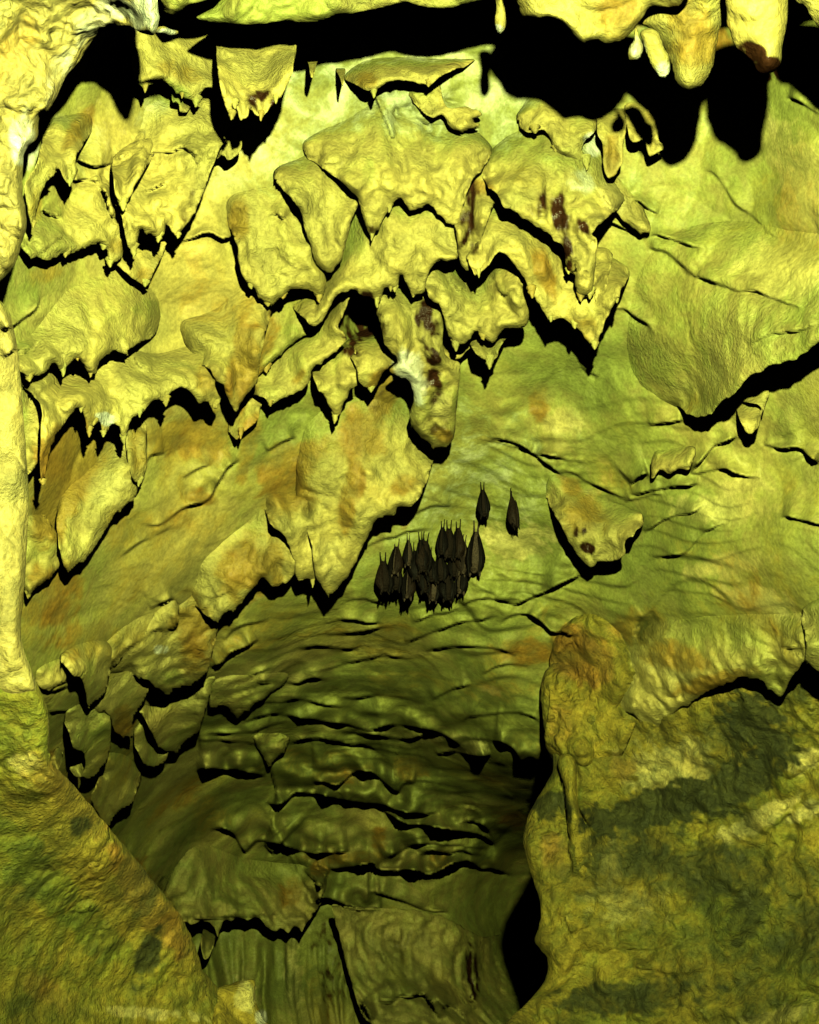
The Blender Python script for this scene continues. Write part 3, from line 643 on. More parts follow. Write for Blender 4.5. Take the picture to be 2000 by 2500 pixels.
    F = np.stack([ids[:-1, :-1], ids[1:, :-1], ids[1:, 1:], ids[:-1, 1:]], -1)[ok]
    Bk = np.stack([bidx[:-1, :-1], bidx[:-1, 1:], bidx[1:, 1:], bidx[1:, :-1]], -1)[ok]
    Vf = point(X[used], Y[used], fr[used]); Vb = point(X[ib], Y[ib], bk[ib])
    t6 = stains_and_shade(X, Y, Pm)
    t6[..., 0] = np.maximum(t6[..., 0], np.clip(wat * (green + .4 * fbm(Pm, 1.6, 3, 61)) + (1 - wat) * (.5 + .5 * fbm(Pm, 1.0, 3, 14)), 0, 1))
    t6[..., 1] = np.maximum(t6[..., 1], np.clip(orange + .45 * fbm(Pm, 2.0, 3, 62) - .08, 0, 1))
    t6[..., 4] = np.maximum(t6[..., 4], np.clip(moss + .6 * fbm(Pm, 2.4, 4, 63) if moss else 0, 0, 1))
    if not absolute:
        tw = sstep(.05, .55, ratio)[..., None]
        t6 = t6 * tw + st * (1 - tw)
    me = make_mesh(name, np.concatenate([Vf, Vb]), np.concatenate([F, Bk]), np.concatenate([t6[used], t6[ib]]), mat or M_FORM)
    o = bpy.data.objects.new(name, me); COL.objects.link(o)
    if tile in 'GJKL': drips = False
    if drips and not absolute and Wd >= 26 and mat is None:
        rnd = random.Random(seed); n = len(bnd); last = -99
        for i in range(n):
            if prv[i] < P * .6 or i - last < 6: continue
            nb = [bnd[(i + q) % n, 1] for q in (-7, -5, -3, -1, 1, 3, 5, 7)]
            tip = bnd[i, 1] >= max(nb) and rnd.random() < .6
            v = bnd[(i + 2) % n] - bnd[i - 2]; down = v[0] < -.45 * np.hypot(*v) or v[0] > .45 * np.hypot(*v)
            if not (tip or (down and rnd.random() < .025)): continue
            if ins_at(bnd, bnd[i, 0], bnd[i, 1] + 9): continue
            last = i
            x, y = bnd[i, 0], bnd[i, 1] - 7
            r = float(vault(x, y)) - prv[i] - .004
            p = point(np.array([x]), np.array([y]), np.array([r]))[0]
            ln = rnd.uniform(9, 26) * r / FPX; rad = rnd.uniform(5.0, 9.5) * r / FPX
            dr = bpy.data.objects.new('drip', DRIPS[rnd.randrange(len(DRIPS))]); COL.objects.link(dr)
            dr.parent = o; dr.location = p; dr.scale = (rad, rad, ln); dr.rotation_euler = (rnd.uniform(-.08, .08), rnd.uniform(-.1, .1), rnd.uniform(0, 6))
    return tag(o, label, cat, group, kind)
def ins_at(poly, x, y):
    a = poly; b = np.roll(poly, -1, 0)
    c = ((a[:, 1] > y) != (b[:, 1] > y)) & (x < (b[:, 0] - a[:, 0]) * (y - a[:, 1]) / (b[:, 1] - a[:, 1] + 1e-12) + a[:, 0])
    return bool(c.sum() % 2)
def drip_mesh(k):
    rnd = random.Random(100 + k); ns, nr = 9, 7
    zs = np.linspace(.35, -1, nr); v = []
    for j, z in enumerate(zs):
        t = j / (nr - 1); rr = (1.25 * (1 - t) ** .75 + .16) * (1 + rnd.uniform(-.16, .16)); ox, oy = rnd.uniform(-.15, .15), rnd.uniform(-.15, .15)
        for i in range(ns): v.append((ox + rr * math.cos(2 * math.pi * i / ns) * (1 + rnd.uniform(-.1, .1)), oy + rr * math.sin(2 * math.pi * i / ns), z))
    v.append((0, 0, -1.06)); v.append((0, 0, .4)); f = []
    for j in range(nr - 1):
        for i in range(ns): f.append((j * ns + i, (j + 1) * ns + i, (j + 1) * ns + (i + 1) % ns, j * ns + (i + 1) % ns))
    for i in range(ns): f.append(((nr - 1) * ns + i, len(v) - 2, (nr - 1) * ns + (i + 1) % ns)); f.append((i, (i + 1) % ns, len(v) - 1))
    me = bpy.data.meshes.new('drip'); me.from_pydata(v, [], f); me.update(); me.shade_smooth()
    for nm in ('tint', 'tint_more'):
        a = me.attributes.new(nm, 'FLOAT_COLOR', 'POINT')
        col = [.45, .15 if k % 3 else .5, 0, 1] if nm == 'tint' else [0, 0, 0, 1]
        a.data.foreach_set('color', np.tile(col, len(v)).astype(np.float32))
    me.materials.append(M_FORM); return me
DRIPS = [drip_mesh(k) for k in range(6)]
def hash_name(s): return sum((i + 1) * ord(c) for i, c in enumerate(s))

# --- near rock framing the view
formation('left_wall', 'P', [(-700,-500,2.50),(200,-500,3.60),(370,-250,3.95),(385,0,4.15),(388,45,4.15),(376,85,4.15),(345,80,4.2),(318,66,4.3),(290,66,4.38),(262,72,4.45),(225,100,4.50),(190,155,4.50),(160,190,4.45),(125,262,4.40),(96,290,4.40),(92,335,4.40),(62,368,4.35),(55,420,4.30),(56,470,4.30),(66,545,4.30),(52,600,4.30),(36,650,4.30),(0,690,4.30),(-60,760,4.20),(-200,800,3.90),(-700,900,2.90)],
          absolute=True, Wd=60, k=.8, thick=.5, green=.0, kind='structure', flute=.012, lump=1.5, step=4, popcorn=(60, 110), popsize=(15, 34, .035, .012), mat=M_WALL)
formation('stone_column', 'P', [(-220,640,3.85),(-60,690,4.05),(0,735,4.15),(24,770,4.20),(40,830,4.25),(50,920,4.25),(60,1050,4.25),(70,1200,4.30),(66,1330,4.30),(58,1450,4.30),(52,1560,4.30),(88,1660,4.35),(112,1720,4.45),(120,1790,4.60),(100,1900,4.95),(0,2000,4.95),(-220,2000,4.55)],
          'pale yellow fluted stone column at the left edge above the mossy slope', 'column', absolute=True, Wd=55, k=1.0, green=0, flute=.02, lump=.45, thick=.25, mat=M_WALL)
formation('boulder', 'P', [(-500,1500,3.65),(-100,1500,4.15),(40,1560,4.30),(86,1660,4.35),(116,1735,4.40),(124,1860,4.50),(165,1900,4.65),(220,1963,4.85),(276,2032,5.05),(337,2105,5.25),(406,2190,5.45),(452,2256,5.65),(476,2312,5.75),(500,2378,5.85),(530,2412,5.95),(560,2470,5.95),(600,2560,5.85),(640,2900,5.35),(-500,2900,2.75)],
          'large sloping mossy boulder filling the lower left corner', 'boulder', absolute=True, Wd=90, k=.6, thick=.6, green=.45, mat=M_MOSS, lump=.6, jit=6.0, step=4.5, pock=.008, moss=.14, popcorn=(90, 190), popsize=(22, 46, .022, .012))
formation('boulder', 'P', [(520,2440,5.9),(565,2402,6.0),(600,2393,6.0),(622,2395,6.0),(624,2440,6.0),(640,2480,6.0),(660,2530,5.9),(620,2700,5.6),(540,2650,5.6)],
          'small pale knob of rock beside the big mossy boulder at bottom', 'rock', absolute=True, Wd=30, green=.1, mat=M_MOSS)
formation('right_wall', 'P', [(1330,1640,7.2),(1420,1600,7.2),(1560,1640,6.9),(1700,1640,6.7),(1850,1620,6.5),(2050,1600,6.2),(2700,1500,4.2),(2800,2900,3.4),(1100,2900,6.0),(1180,2600,6.3),(1235,2500,6.6),(1287,2448,6.8),(1330,2392,7.0),(1336,2340,7.0),(1306,2300,7.0),(1316,2262,7.0),(1320,2206,7.0),(1300,2146,7.1),(1284,2092,7.1),(1277,2043,7.15),(1295,1980,7.2),(1330,1920,7.2),(1350,1880,7.2),(1345,1820,7.2),(1325,1760,7.2)],
          absolute=True, Wd=70, k=.8, thick=.5, green=.45, mat=M_MOSS, kind='structure', lump=1.3, step=4.2, pock=.025, moss=.34)
formation('rock_overhang', 'P', [(372,-500,3.4),(2500,-500,3.3),(2300,-150,4.2),(1500,-60,4.78),(1310,0,4.55),(1285,30,4.78),(1262,2,4.78),(1220,-6,4.78),(1140,8,4.78),(1096,20,4.78),(1036,16,4.78),(987,4,4.78),(934,18,4.78),(870,30,4.78),(820,37,4.78),(772,55,4.78),(730,54,4.78),(690,50,4.78),(625,60,4.78),(560,58,4.78),(480,46,4.78),(520,20,4.78),(545,-10,4.78),(470,8,4.78),(395,4,4.78)],
          'grey green rock overhang crossing the top of the view', 'rock overhang', absolute=True, Wd=60, k=.6, thick=.45, green=.65, lump=1.2, step=5)
formation('rock_overhang', 'C', [(-80,60,4.45),(-60,-300,4.1),(900,-300,4.0),(900,20,4.3),(720,40,4.4),(660,110,4.4),(600,190,4.4),(530,250,4.4),(490,258,4.4),(430,262,4.4),(400,242,4.4),(340,252,4.4),(300,266,4.4),(240,210,4.4),(165,140,4.4),(100,115,4.4),(0,112,4.4)],
          'yellow rock lip with orange patch left of the broad stalactite at top', 'rock ledge', absolute=True, Wd=45, green=.0, thick=.3)
formation('stalactite', 'C', [(640,120,4.55),(700,60,4.55),(820,-300,4.25),(1200,-300,4.25),(1165,60,4.50),(1130,170,4.50),(1105,290,4.50),(1085,400,4.50),(1040,490,4.50),(980,540,4.50),(910,546,4.50),(862,490,4.50),(840,400,4.50),(800,300,4.55),(740,200,4.55)],
          'broad orange and yellow stalactite with rounded end, top right', 'stalactite', absolute=True, Wd=75, k=1.0, green=.0, thick=.12)
formation('stalactite', 'C', [(1185,-300,4.18),(1560,-300,4.18),(1540,0,4.28),(1530,150,4.28),(1505,270,4.28),(1492,380,4.28),(1450,432,4.28),(1370,440,4.28),(1310,350,4.28),(1222,280,4.28),(1190,190,4.28),(1166,90,4.28)],
          'yellow stalactite with dark brown wet tip at top right', 'stalactite', absolute=True, Wd=75, k=1.0, green=.0, thick=.12)
formation('stalactite', 'C', [(645,200,4.45),(700,168,4.45),(760,200,4.45),(790,280,4.45),(825,350,4.45),(828,410,4.45),(805,462,4.45),(770,465,4.45),(735,420,4.45),(690,330,4.45),(665,250,4.45)],
          'small pale finger stalactite beside the broad orange one', 'stalactite', absolute=True, Wd=30, k=1.0, green=.1)
formation('stalactite', 'C', [(620,160,4.4),(650,240,4.4),(665,300,4.4),(640,355,4.4),(590,362,4.4),(570,320,4.4),(590,275,4.4),(610,240,4.4)],
          'tiny white nub of calcite left of the finger stalactite', 'stalactite', absolute=True, Wd=22, k=1.0, green=.1)
formation('rock_ledge', 'C', [(1580,-300,4.25),(2100,-300,3.75),(2100,330,4.15),(1850,260,4.25),(1740,175,4.30),(1690,120,4.30),(1640,40,4.30),(1575,-20,4.30)],
          'yellow rock corner at the top right edge of the view', 'rock ledge', absolute=True, Wd=60, green=.0, thick=.3)
formation('stone_chip', 'A', [(880,150,4.3),(940,165,4.35),(985,158,4.4),(1020,172,4.45),(1075,190,4.5),(1060,212,4.5),(1010,212,4.45),(960,198,4.4),(900,195,4.35)],
          'pale flake of stone lit in the dark gap near left wall', 'rock', absolute=True, Wd=14, k=1.0, jit=1.0, step=3)
formation('stalactite', 'B', [(1375,-60,4.6),(1440,-60,4.6),(1436,40,4.6),(1444,130,4.6),(1436,175,4.6),(1410,202,4.6),(1385,180,4.6),(1378,120,4.6),(1386,40,4.6)],
          'thin white stalactite hanging into the black shadow band', 'stalactite', absolute=True, Wd=14, k=1.0, jit=1.0, step=3)

# --- upper left formations
formation('drapery', 'A', [(740,120,0),(900,60,0),(1100,60,0),(1320,60,0),(1410,180,0),(1400,400,0),(1345,560),(1315,540),(1260,525),(1212,552),(1180,600),(1140,598),(1100,560),(1040,528),(980,482),(920,490),(822,500),(795,450),(790,360)],
          'tan wavy drapery in front of the shadow band at upper left', 'drapery', P=.26, spread=1.0, Wd=40, orange=.1)
formation('stalactite', 'A', [(1290,90,0),(1400,40,0),(1600,30,0),(1790,60,0),(1790,240,.55),(1765,390),(1745,480),(1690,570),(1625,650),(1580,695),(1535,690),(1505,640),(1492,700),(1450,706),(1420,640),(1392,610),(1400,670),(1378,685),(1350,600),(1318,480),(1300,260,.55)],
          'yellow double stalactite with dark brown wet tip under the shadow band', 'stalactite', P=.66, spread=1.0, Wd=45, jit=1.5)
formation('stalactite', 'A', [(1050,545,0),(1100,530,0),(1150,590,0),(1135,650),(1110,675),(1082,662),(1070,612),(1040,612),(1035,580)],
          'small forked stalactite hanging below the row at upper left', 'stalactite', P=.2, Wd=22)
formation('stalactite', 'A', [(1190,590,0),(1300,590,0),(1300,660),(1275,720),(1255,735),(1235,690),(1200,640)], 'short pale pointed stub behind the yellow stalactite row', 'stalactite', P=.08, Wd=24)
formation('drapery', 'A', [(330,790,0),(480,770,0),(500,850,0),(462,930),(458,980),(470,1030),(440,1090),(412,1105),(382,1070),(352,1010),(320,1030),(272,1100),(242,1180),(222,1280),(202,1335),(182,1310),(160,1220),(145,1120),(180,1050),(230,950),(280,850,0)],
          'ochre two pronged drapery beside the left wall', 'drapery', P=.3, Wd=34, orange=.1)
formation('drapery', 'A', [(880,790,0),(1000,730,0),(1200,750,0),(1330,790,0),(1295,960),(1245,1100),(1200,1210),(1140,1330),(1092,1380),(1070,1422),(1042,1400),(1003,1340),(990,1400),(960,1436),(920,1420),(882,1390),(842,1392),(822,1480),(800,1506),(770,1480),(752,1400),(732,1300),(725,1180,0),(790,1040,0),(850,900,0)],
          'large cream pendant cluster ending in three teeth, upper left', 'drapery', P=.32, Wd=52, lump=1.5)
formation('stalactite', 'A', [(690,1000,0),(760,930,0),(870,880,0),(900,950,0),(860,1040),(810,1120),(780,1190),(745,1226),(715,1205),(690,1160),(686,1080)],
          'cream finger stalactite left of the large pendant cluster', 'stalactite', P=.36, Wd=32)
formation('stalactite', 'A', [(1340,780,0),(1372,755,0),(1400,830),(1452,850),(1440,910),(1402,950),(1370,962),(1340,935),(1280,970,0),(1280,880,0)],
          'small knobbly stub next to the big triangular shadow', 'stalactite', P=.2, Wd=22)
formation('rock_ledge', 'A', [(160,1400,0),(330,1290,0),(480,1170,0),(600,1140,0),(650,1230,0),(730,1350),(742,1480),(730,1550),(692,1582),(655,1570),(645,1500),(610,1470),(540,1476),(470,1510),(425,1530),(380,1520),(320,1550),(280,1565),(230,1545),(165,1530)],
          'sloping green cream ledge at left below the pronged drapery', 'rock ledge', P=.14, Wd=40, green=.35, lump=1.3)
formation('rock_ledge', 'B', [(545,470,0),(640,385,0),(800,370,0),(1000,380,0),(1160,390,0),(1040,462),(985,512),(930,500),(880,490),(800,480),(740,492),(700,520),(640,546),(580,530)],
          'thin scalloped ledge with orange end above the knobbly coral patch', 'rock ledge', P=.2, Wd=26)
formation('stalactite', 'B', [(255,360,0),(300,365,0),(296,410),(280,465),(268,462),(262,415)], 'tiny pale icicle stalactite hanging in the shadow band, left of two', 'stalactite', P=.34, Wd=14, jit=.6, step=3)
formation('stalactite', 'B', [(428,430,0),(472,430,0),(470,470),(460,520),(450,480)], 'tiny yellow icicle stalactite hanging in the shadow band, right of two', 'stalactite', P=.28, Wd=14, jit=.6, step=3)
formation('rock_ledge', 'B', [(920,590,0),(1060,540,0),(1085,640),(1210,640),(1300,685),(1240,722),(1282,750),(1205,790),(1180,802),(1110,770),(1060,690),(985,702)],
          'small knobbly ledge right of the cave coral patch', 'rock ledge', P=.10, Wd=24, lump=1.6)
formation('drapery', 'B', [(350,960,0),(550,820,0),(700,740,0),(900,830,0),(1110,860,0),(1240,980,0),(1230,1100),(1190,1220),(1140,1350),(1060,1310),(985,1235),(875,1265),(800,1190),(725,1280),(682,1360),(640,1416),(612,1390),(588,1320),(545,1190),(460,1100)],
          'wide cream fan of flowstone with brown pointed tip at centre', 'drapery', P=.24, Wd=48, lump=1.4)
formation('stalactite', 'B', [(1120,1200,0),(1200,1090,0),(1300,1080,0),(1380,1160,0),(1340,1300),(1300,1440),(1270,1560),(1230,1612),(1180,1605),(1155,1520),(1140,1380)],
          'brown streaked stalactite right of the cream fan', 'stalactite', P=.28, Wd=40)
formation('stalactite', 'B', [(110,1130,0),(250,1045,0),(350,965,0),(450,1080,0),(545,1190,0),(522,1300),(490,1430),(452,1560),(412,1610),(375,1645),(330,1620),(287,1560),(268,1480),(240,1400),(210,1280),(150,1190)],
          'fluted fan shaped stalactite tapering to a blunt tip', 'stalactite', P=.26, Wd=50, flute=.014)
formation('rock_block', 'E', [(-165,-100,0),(-150,-190,0),(0,-250,0),(150,-280,0),(250,-160,0),(275,0),(290,90),(345,160),(362,230),(340,282),(250,266),(150,262),(108,300),(60,332),(30,350),(-20,330),(-70,260),(-140,180),(-170,80),(-175,0)],
          'rounded pitted cream block left of the fluted fan stalactite', 'rock', P=.22, Wd=55, lump=1.3)

# --- centre
formation('drapery', 'E', [(380,230,0),(440,130,0),(500,0,0),(500,-200,0),(700,-260,0),(900,-230,0),(1050,-180,0),(1150,-60,0),(1142,80),(1060,60),(1000,112),(965,200),(955,270),(915,293),(870,275),(842,225),(820,176),(798,192),(793,247),(765,266),(740,236),(715,252),(690,302),(655,320),(600,290),(520,262),(430,295),(390,360),(350,430),(310,478),(270,480),(235,440),(280,330,0)],
          'yellow scalloped drapery of rounded lobes above the dark pocket', 'drapery', P=.30, Wd=42, lump=1.5)
formation('drapery', 'E', [(960,190,0),(1000,100,0),(1050,80,0),(1150,170,0),(1240,200,0),(1300,150,0),(1390,80,0),(1500,120,0),(1542,250),(1577,380),(1570,460),(1530,496),(1440,490),(1400,540),(1350,572),(1300,540),(1260,510),(1230,560),(1180,592),(1130,580),(1090,520),(1070,440),(1060,380),(1040,350),(990,320),(968,270)],
          'bright yellow lobed cluster right of the big central stalactite', 'drapery', P=.34, Wd=45, lump=1.6)
formation('stalactite', 'E', [(1230,560,0),(1280,490,0),(1350,540,0),(1440,530,0),(1402,620),(1390,670),(1335,692),(1290,672),(1250,630)],
          'short yellow stub hanging below the bright lobed cluster', 'stalactite', P=.34, Wd=28)
formation('drapery', 'E', [(1290,-140,0),(1450,-160,0),(1620,-120,0),(1760,-40,0),(1900,60,0),(2080,180,0),(2132,270),(2110,330),(2072,390),(2042,440),(2022,500),(1992,580),(1967,606),(1922,560),(1890,510),(1842,470),(1782,430),(1712,450),(1670,400),(1632,330),(1590,270),(1545,180),(1490,95),(1402,35),(1340,110),(1270,172),(1235,130),(1270,0,0)],
          'long yellow drapery sweeping down right to two pointed teeth', 'drapery', P=.40, Wd=45, lump=1.3)
formation('stalactite', 'C', [(-205,1120,0),(-100,990,0),(0,930,0),(130,900,0),(320,950,0),(420,1060,0),(440,1180,0),(482,1280,0),(420,1330),(352,1390),(386,1440),(382,1560),(370,1700),(355,1760),(310,1788),(270,1770),(254,1690),(262,1580),(235,1640),(205,1620),(190,1500),(130,1430),(40,1370),(-50,1310),(-130,1250),(-195,1190)],
          'flared stalactite streaked with dark brown running down to its tip', 'stalactite', P=.40, Wd=50, lump=1.7)
formation('rock_ledge', 'C', [(-30,740,0),(0,680,0),(50,570,0),(110,590,0),(200,660,0),(340,750,0),(372,790),(322,840),(300,900),(330,965),(290,968),(200,940),(130,892),(90,800),(50,778),(-35,792)],
          'yellow ragged ledge under the wide shadow, right of centre top', 'rock ledge', P=.16, Wd=30, lump=1.5)
formation('stalactite', 'C', [(400,660,0),(560,650,0),(562,780),(550,860),(545,960),(510,1030),(480,1066),(442,1050),(425,980),(425,880),(390,790)],
          'brownish square stalactite beside the pale white patch', 'stalactite', spread=1.0, P=.2, Wd=32)
formation('stalactite', 'C', [(560,620,0),(660,600,0),(760,640,0),(758,830),(792,880),(740,926),(700,932),(680,860),(660,840),(600,852),(572,780)],
          'ragged yellow stub just under the broad stalactite shadow', 'stalactite', spread=1.0, P=.2, Wd=24, lump=1.6)
formation('rock_ledge', 'C', [(400,1090,0),(470,1060,0),(560,1120,0),(640,1250,0),(710,1380),(660,1400),(590,1360),(520,1285),(440,1205),(410,1140)],
          'narrow yellow rib running diagonally right of the brown streaked stalactite', 'rock ledge', P=.10, Wd=24, green=0, crease=False)
formation('rock_slab', 'E', [(420,300,0),(480,320,0),(470,400),(430,480),(472,530),(480,570),(400,650),(330,700),(272,750),(268,792),(200,870),(140,890),(60,940),(20,952),(-20,905),(-60,860,0),(-100,820,0),(0,740,0),(90,640,0),(230,530,0),(320,470,0),(380,400,0)],
          'long diagonal cream slab left of the dark pocket', 'rock slab', P=.24, Wd=36)
formation('rock_slab', 'E', [(350,230,0),(400,280,0),(350,420),(300,480),(230,540),(120,620),(30,710),(-60,790),(-110,800,0),(-40,640,0),(60,440,0),(130,300,0),(230,260,0)],
          'upper diagonal grey cream slab beneath the pitted block', 'rock slab', P=.12, Wd=34, green=.35)
formation('stalactite', 'E', [(350,690,0),(430,660,0),(512,670,0),(542,780),(545,840),(500,872),(470,940),(445,1020),(420,1032),(400,1000),(350,900),(290,800),(320,740,0)],
          'wide pointed tooth left of the big central stalactite', 'stalactite', P=.26, Wd=42)
formation('stalactite', 'E', [(510,630,0),(640,550,0),(780,540,0),(820,640,0),(745,725),(702,770),(670,830),(640,862),(600,842),(560,822),(545,740)],
          'blunt yellow tooth touching the big central stalactite', 'stalactite', P=.27, Wd=42)
formation('stalactite', 'E', [(680,350,0),(760,300,0),(850,340,0),(960,300,0),(1050,360,0),(1062,560),(1090,670),(1165,700),(1160,850),(1146,1000),(1130,1140),(1100,1195),(1040,1216),(980,1190),(900,1120),(865,1050),(870,980),(890,920),(870,840),(830,790),(762,770),(740,742),(790,690),(720,600),(690,480)],
          'big rounded central stalactite streaked black and brown', 'stalactite', drips=False, P=.34, Wd=60, k=1.0, lump=1.3, flute=.012, green=.35)

# --- left, middle
formation('drapery', 'D', [(50,640,0),(150,630,0),(250,550,0),(380,370,0),(500,290,0),(720,270,0),(850,400,0),(840,560,0),(778,620),(770,655),(692,632),(640,660),(600,700),(576,765),(545,772),(520,745),(495,695),(460,676),(390,735),(360,742),(320,700),(270,765),(210,785),(150,765),(80,740)],
          'cream bulge with a single rounded drip, left middle', 'drapery', P=.22, Wd=60, lump=1.2)
formation('drapery', 'D', [(250,850,0),(380,780,0),(500,830,0),(650,700,0),(780,700,0),(900,730,0),(1100,680,0),(1250,710,0),(1295,820),(1330,900),(1300,972),(1270,966),(1240,920),(1180,922),(1140,872),(1090,852),(1030,882),(990,936),(940,916),(890,972),(850,1010),(790,1040),(770,1090),(750,1160),(735,1162),(720,1090),(692,1050),(640,1112),(620,1117),(600,1060),(570,1060),(545,1120),(525,1117),(510,1030),(480,970),(440,1000),(360,1110),(320,1180),(290,1290),(270,1390),(250,1420),(240,1300),(245,1100),(245,950)],
          'long ragged curtain of drips with a white patch, left middle', 'drapery', P=.32, Wd=40, lump=1.5)
formation('drapery', 'D', [(1150,550,0),(1300,480,0),(1530,330,0),(1600,400,0),(1582,600),(1552,800),(1500,872),(1450,940),(1425,1002),(1390,950),(1362,890),(1340,830),(1300,810),(1260,740),(1210,710,0)],
          'orange stained drapery tapering to a point, left of the diagonal slab', 'drapery', P=.34, Wd=44, orange=.25)
formation('stalactite', 'D', [(770,1070,0),(860,1070,0),(886,1280),(870,1380),(830,1422),(795,1400),(770,1310)],
          'slim ochre finger stalactite below the ragged curtain', 'stalactite', P=.18, Wd=30)
formation('rock_slab', 'G', [(390,160,0),(425,50,0),(560,-80,0),(740,-200,0),(790,-80),(830,-20),(800,50),(700,130),(642,220),(580,320),(520,400),(462,440),(430,472),(400,450),(370,400),(352,290)],
          'pale yellow diagonal slab ending in a blunt point at left', 'rock slab', P=.24, Wd=46)
formation('rock_slab', 'G', [(160,230,0),(260,210,0),(345,260),(365,400),(350,460),(290,530),(220,580),(160,625),(150,420,0)],
          'mottled orange and cream slab next to the stone column', 'rock slab', P=.12, Wd=36, orange=.2, green=.3)

# --- pendant above the bats and ochre ledges
formation('stalactite', 'H', [(258,100,0),(270,-150,0),(330,-280,0),(500,-380,0),(750,-320,0),(900,-150,0),(932,20),(800,90),(770,142),(690,150),(650,190),(602,290),(550,400),(500,490),(440,570),(390,622),(365,616),(330,560),(292,500),(270,300)],
          'large yellow wedge shaped pendant beside the bat cluster', 'stalactite', drips=False, P=.40, Wd=62, lump=1.3)
formation('stalactite', 'H', [(30,150,0),(60,90,0),(160,80,0),(250,60,0),(285,300),(300,510),(240,526),(200,540),(175,490),(165,400),(130,290),(62,220),(28,190)],
          'narrower pale pendant joined to the left of the wedge pendant', 'stalactite', P=.34, Wd=40)
formation('drapery', 'G', [(1240,640,0),(1260,540,0),(1300,430,0),(1500,260,0),(1640,160,0),(1725,250,0),(1775,380),(1775,480),(1740,530),(1670,572),(1640,570),(1600,530),(1570,522),(1530,572),(1480,632),(1420,700),(1370,722),(1300,772),(1265,755)],
          'ochre scalloped ledge left of the wedge pendant', 'drapery', P=.32, Wd=42, orange=.3, lump=1.5)
formation('drapery', 'G', [(650,1050,0),(750,930,0),(900,820,0),(1060,780,0),(1200,680,0),(1270,780,0),(1272,1000),(1226,1115),(1150,1166),(1060,1186),(1015,1226),(970,1200),(910,1150),(870,1120),(800,1110,0),(660,1140,0)],
          'ochre folded drapery with green point, lower left', 'drapery', P=.34, Wd=44, orange=.2, lump=1.6)
formation('drapery', 'G', [(560,1330,0),(640,1160,0),(760,1110,0),(870,1120,0),(892,1200),(850,1290),(802,1370),(800,1470),(750,1472),(690,1440),(670,1370),(640,1322)],
          'orange brown hanging flap lower left above the black gap', 'drapery', P=.26, Wd=36, orange=.3)
formation('stalactite', 'G', [(400,1030,0),(520,960,0),(640,980,0),(652,1150),(622,1220),(570,1260),(530,1286),(510,1180),(480,1110),(430,1090)],
          'curved fang of rock right of the stone column base', 'stalactite', P=.26, Wd=36)
formation('stalactite', 'G', [(430,1390,0),(560,1320,0),(630,1325,0),(666,1390),(668,1480),(660,1570),(640,1632),(590,1690),(550,1722),(490,1712),(515,1632),(500,1570),(465,1560),(435,1500)],
          'pale green leaf shaped pendant surrounded by black shadow, lower left', 'stalactite', P=.40, Wd=40, green=.45)
formation('stalactite', 'G', [(870,1310,0),(950,1330,0),(1010,1290,0),(1100,1260,0),(1240,1190,0),(1232,1330),(1202,1440),(1150,1482),(1120,1502),(1062,1560),(1010,1562),(970,1542),(930,1482),(890,1400)],
          'wide olive pendant above the tunnel mouth, lower left', 'stalactite', P=.34, Wd=44, green=.4)
formation('stalactite', 'J', [(830,20,0),(880,-60,0),(930,40,0),(970,70,0),(1012,90),(990,150),(940,180),(880,172),(840,110)],
          'small rounded olive stub under the wide olive pendant', 'stalactite', P=.34, Wd=30, green=.4)
formation('rock_block', 'J', [(620,230,0),(640,160,0),(740,170,0),(810,260,0),(820,330),(790,400),(720,450),(650,520),(600,470),(545,360),(580,290)],
          'rough olive brown rock behind the edge of the mossy boulder', 'rock', P=.4, Wd=40, green=.4, orange=.1)
formation('rock_ledge', 'G', [(1330,1160,0),(1600,1130,0),(1660,1170,0),(1560,1272),(1480,1332),(1430,1372),(1392,1332),(1350,1292),(1290,1302),(1258,1270)],
          'thin olive ledge with a small tooth at the tunnel roof', 'rock ledge', P=.2, Wd=30, green=.5)
formation('stalactite', 'J', [(1545,25,0),(1620,0,0),(1715,20,0),(1720,80),(1662,130),(1620,182),(1580,110)],
          'small triangular tooth in the tunnel roof', 'stalactite', P=.22, Wd=26, green=.5)
formation('rock_ledge', 'J', [(1100,1010,0),(1250,760,0),(1500,820,0),(1800,860,0),(1870,960,0),(1840,1130),(1802,1150),(1770,1130),(1735,1175),(1700,1140),(1660,1165),(1620,1150),(1580,1110),(1530,1085),(1380,1090),(1330,1130),(1310,1200),(1290,1140),(1220,1100),(1150,1120)],
          'dark olive rock shelf with ragged teeth inside the tunnel', 'rock ledge', drips=False, P=.9, Wd=40, green=.5, lump=2.0)
formation('stalactite', 'J', [(1240,1150,0),(1285,1165,0),(1290,1230),(1262,1300),(1235,1335),(1215,1280),(1210,1210)],
          'small teardrop stone hanging beside the mossy boulder edge', 'stalactite', P=.9, Wd=24, green=.5)
formation('drapery', 'K', [(395,1005),(480,1012,.9),(600,1020,.8),(800,1030,.7),(1000,1060,.6),(1150,1120,.5),(1300,1200,.4),(1450,1180,0),(1560,1250,0),(1580,1400,0),(1560,1600,0),(1600,1800,0),(1100,1800),(700,1800),(630,1720),(560,1640),(520,1500),(470,1320),(430,1150)],
          'fluted olive flowstone curtain at the far end of the tunnel', 'drapery', drips=False, P=.95, Wd=28, k=.5, green=.5, flute=.035, lump=1.6, spread=1.0)

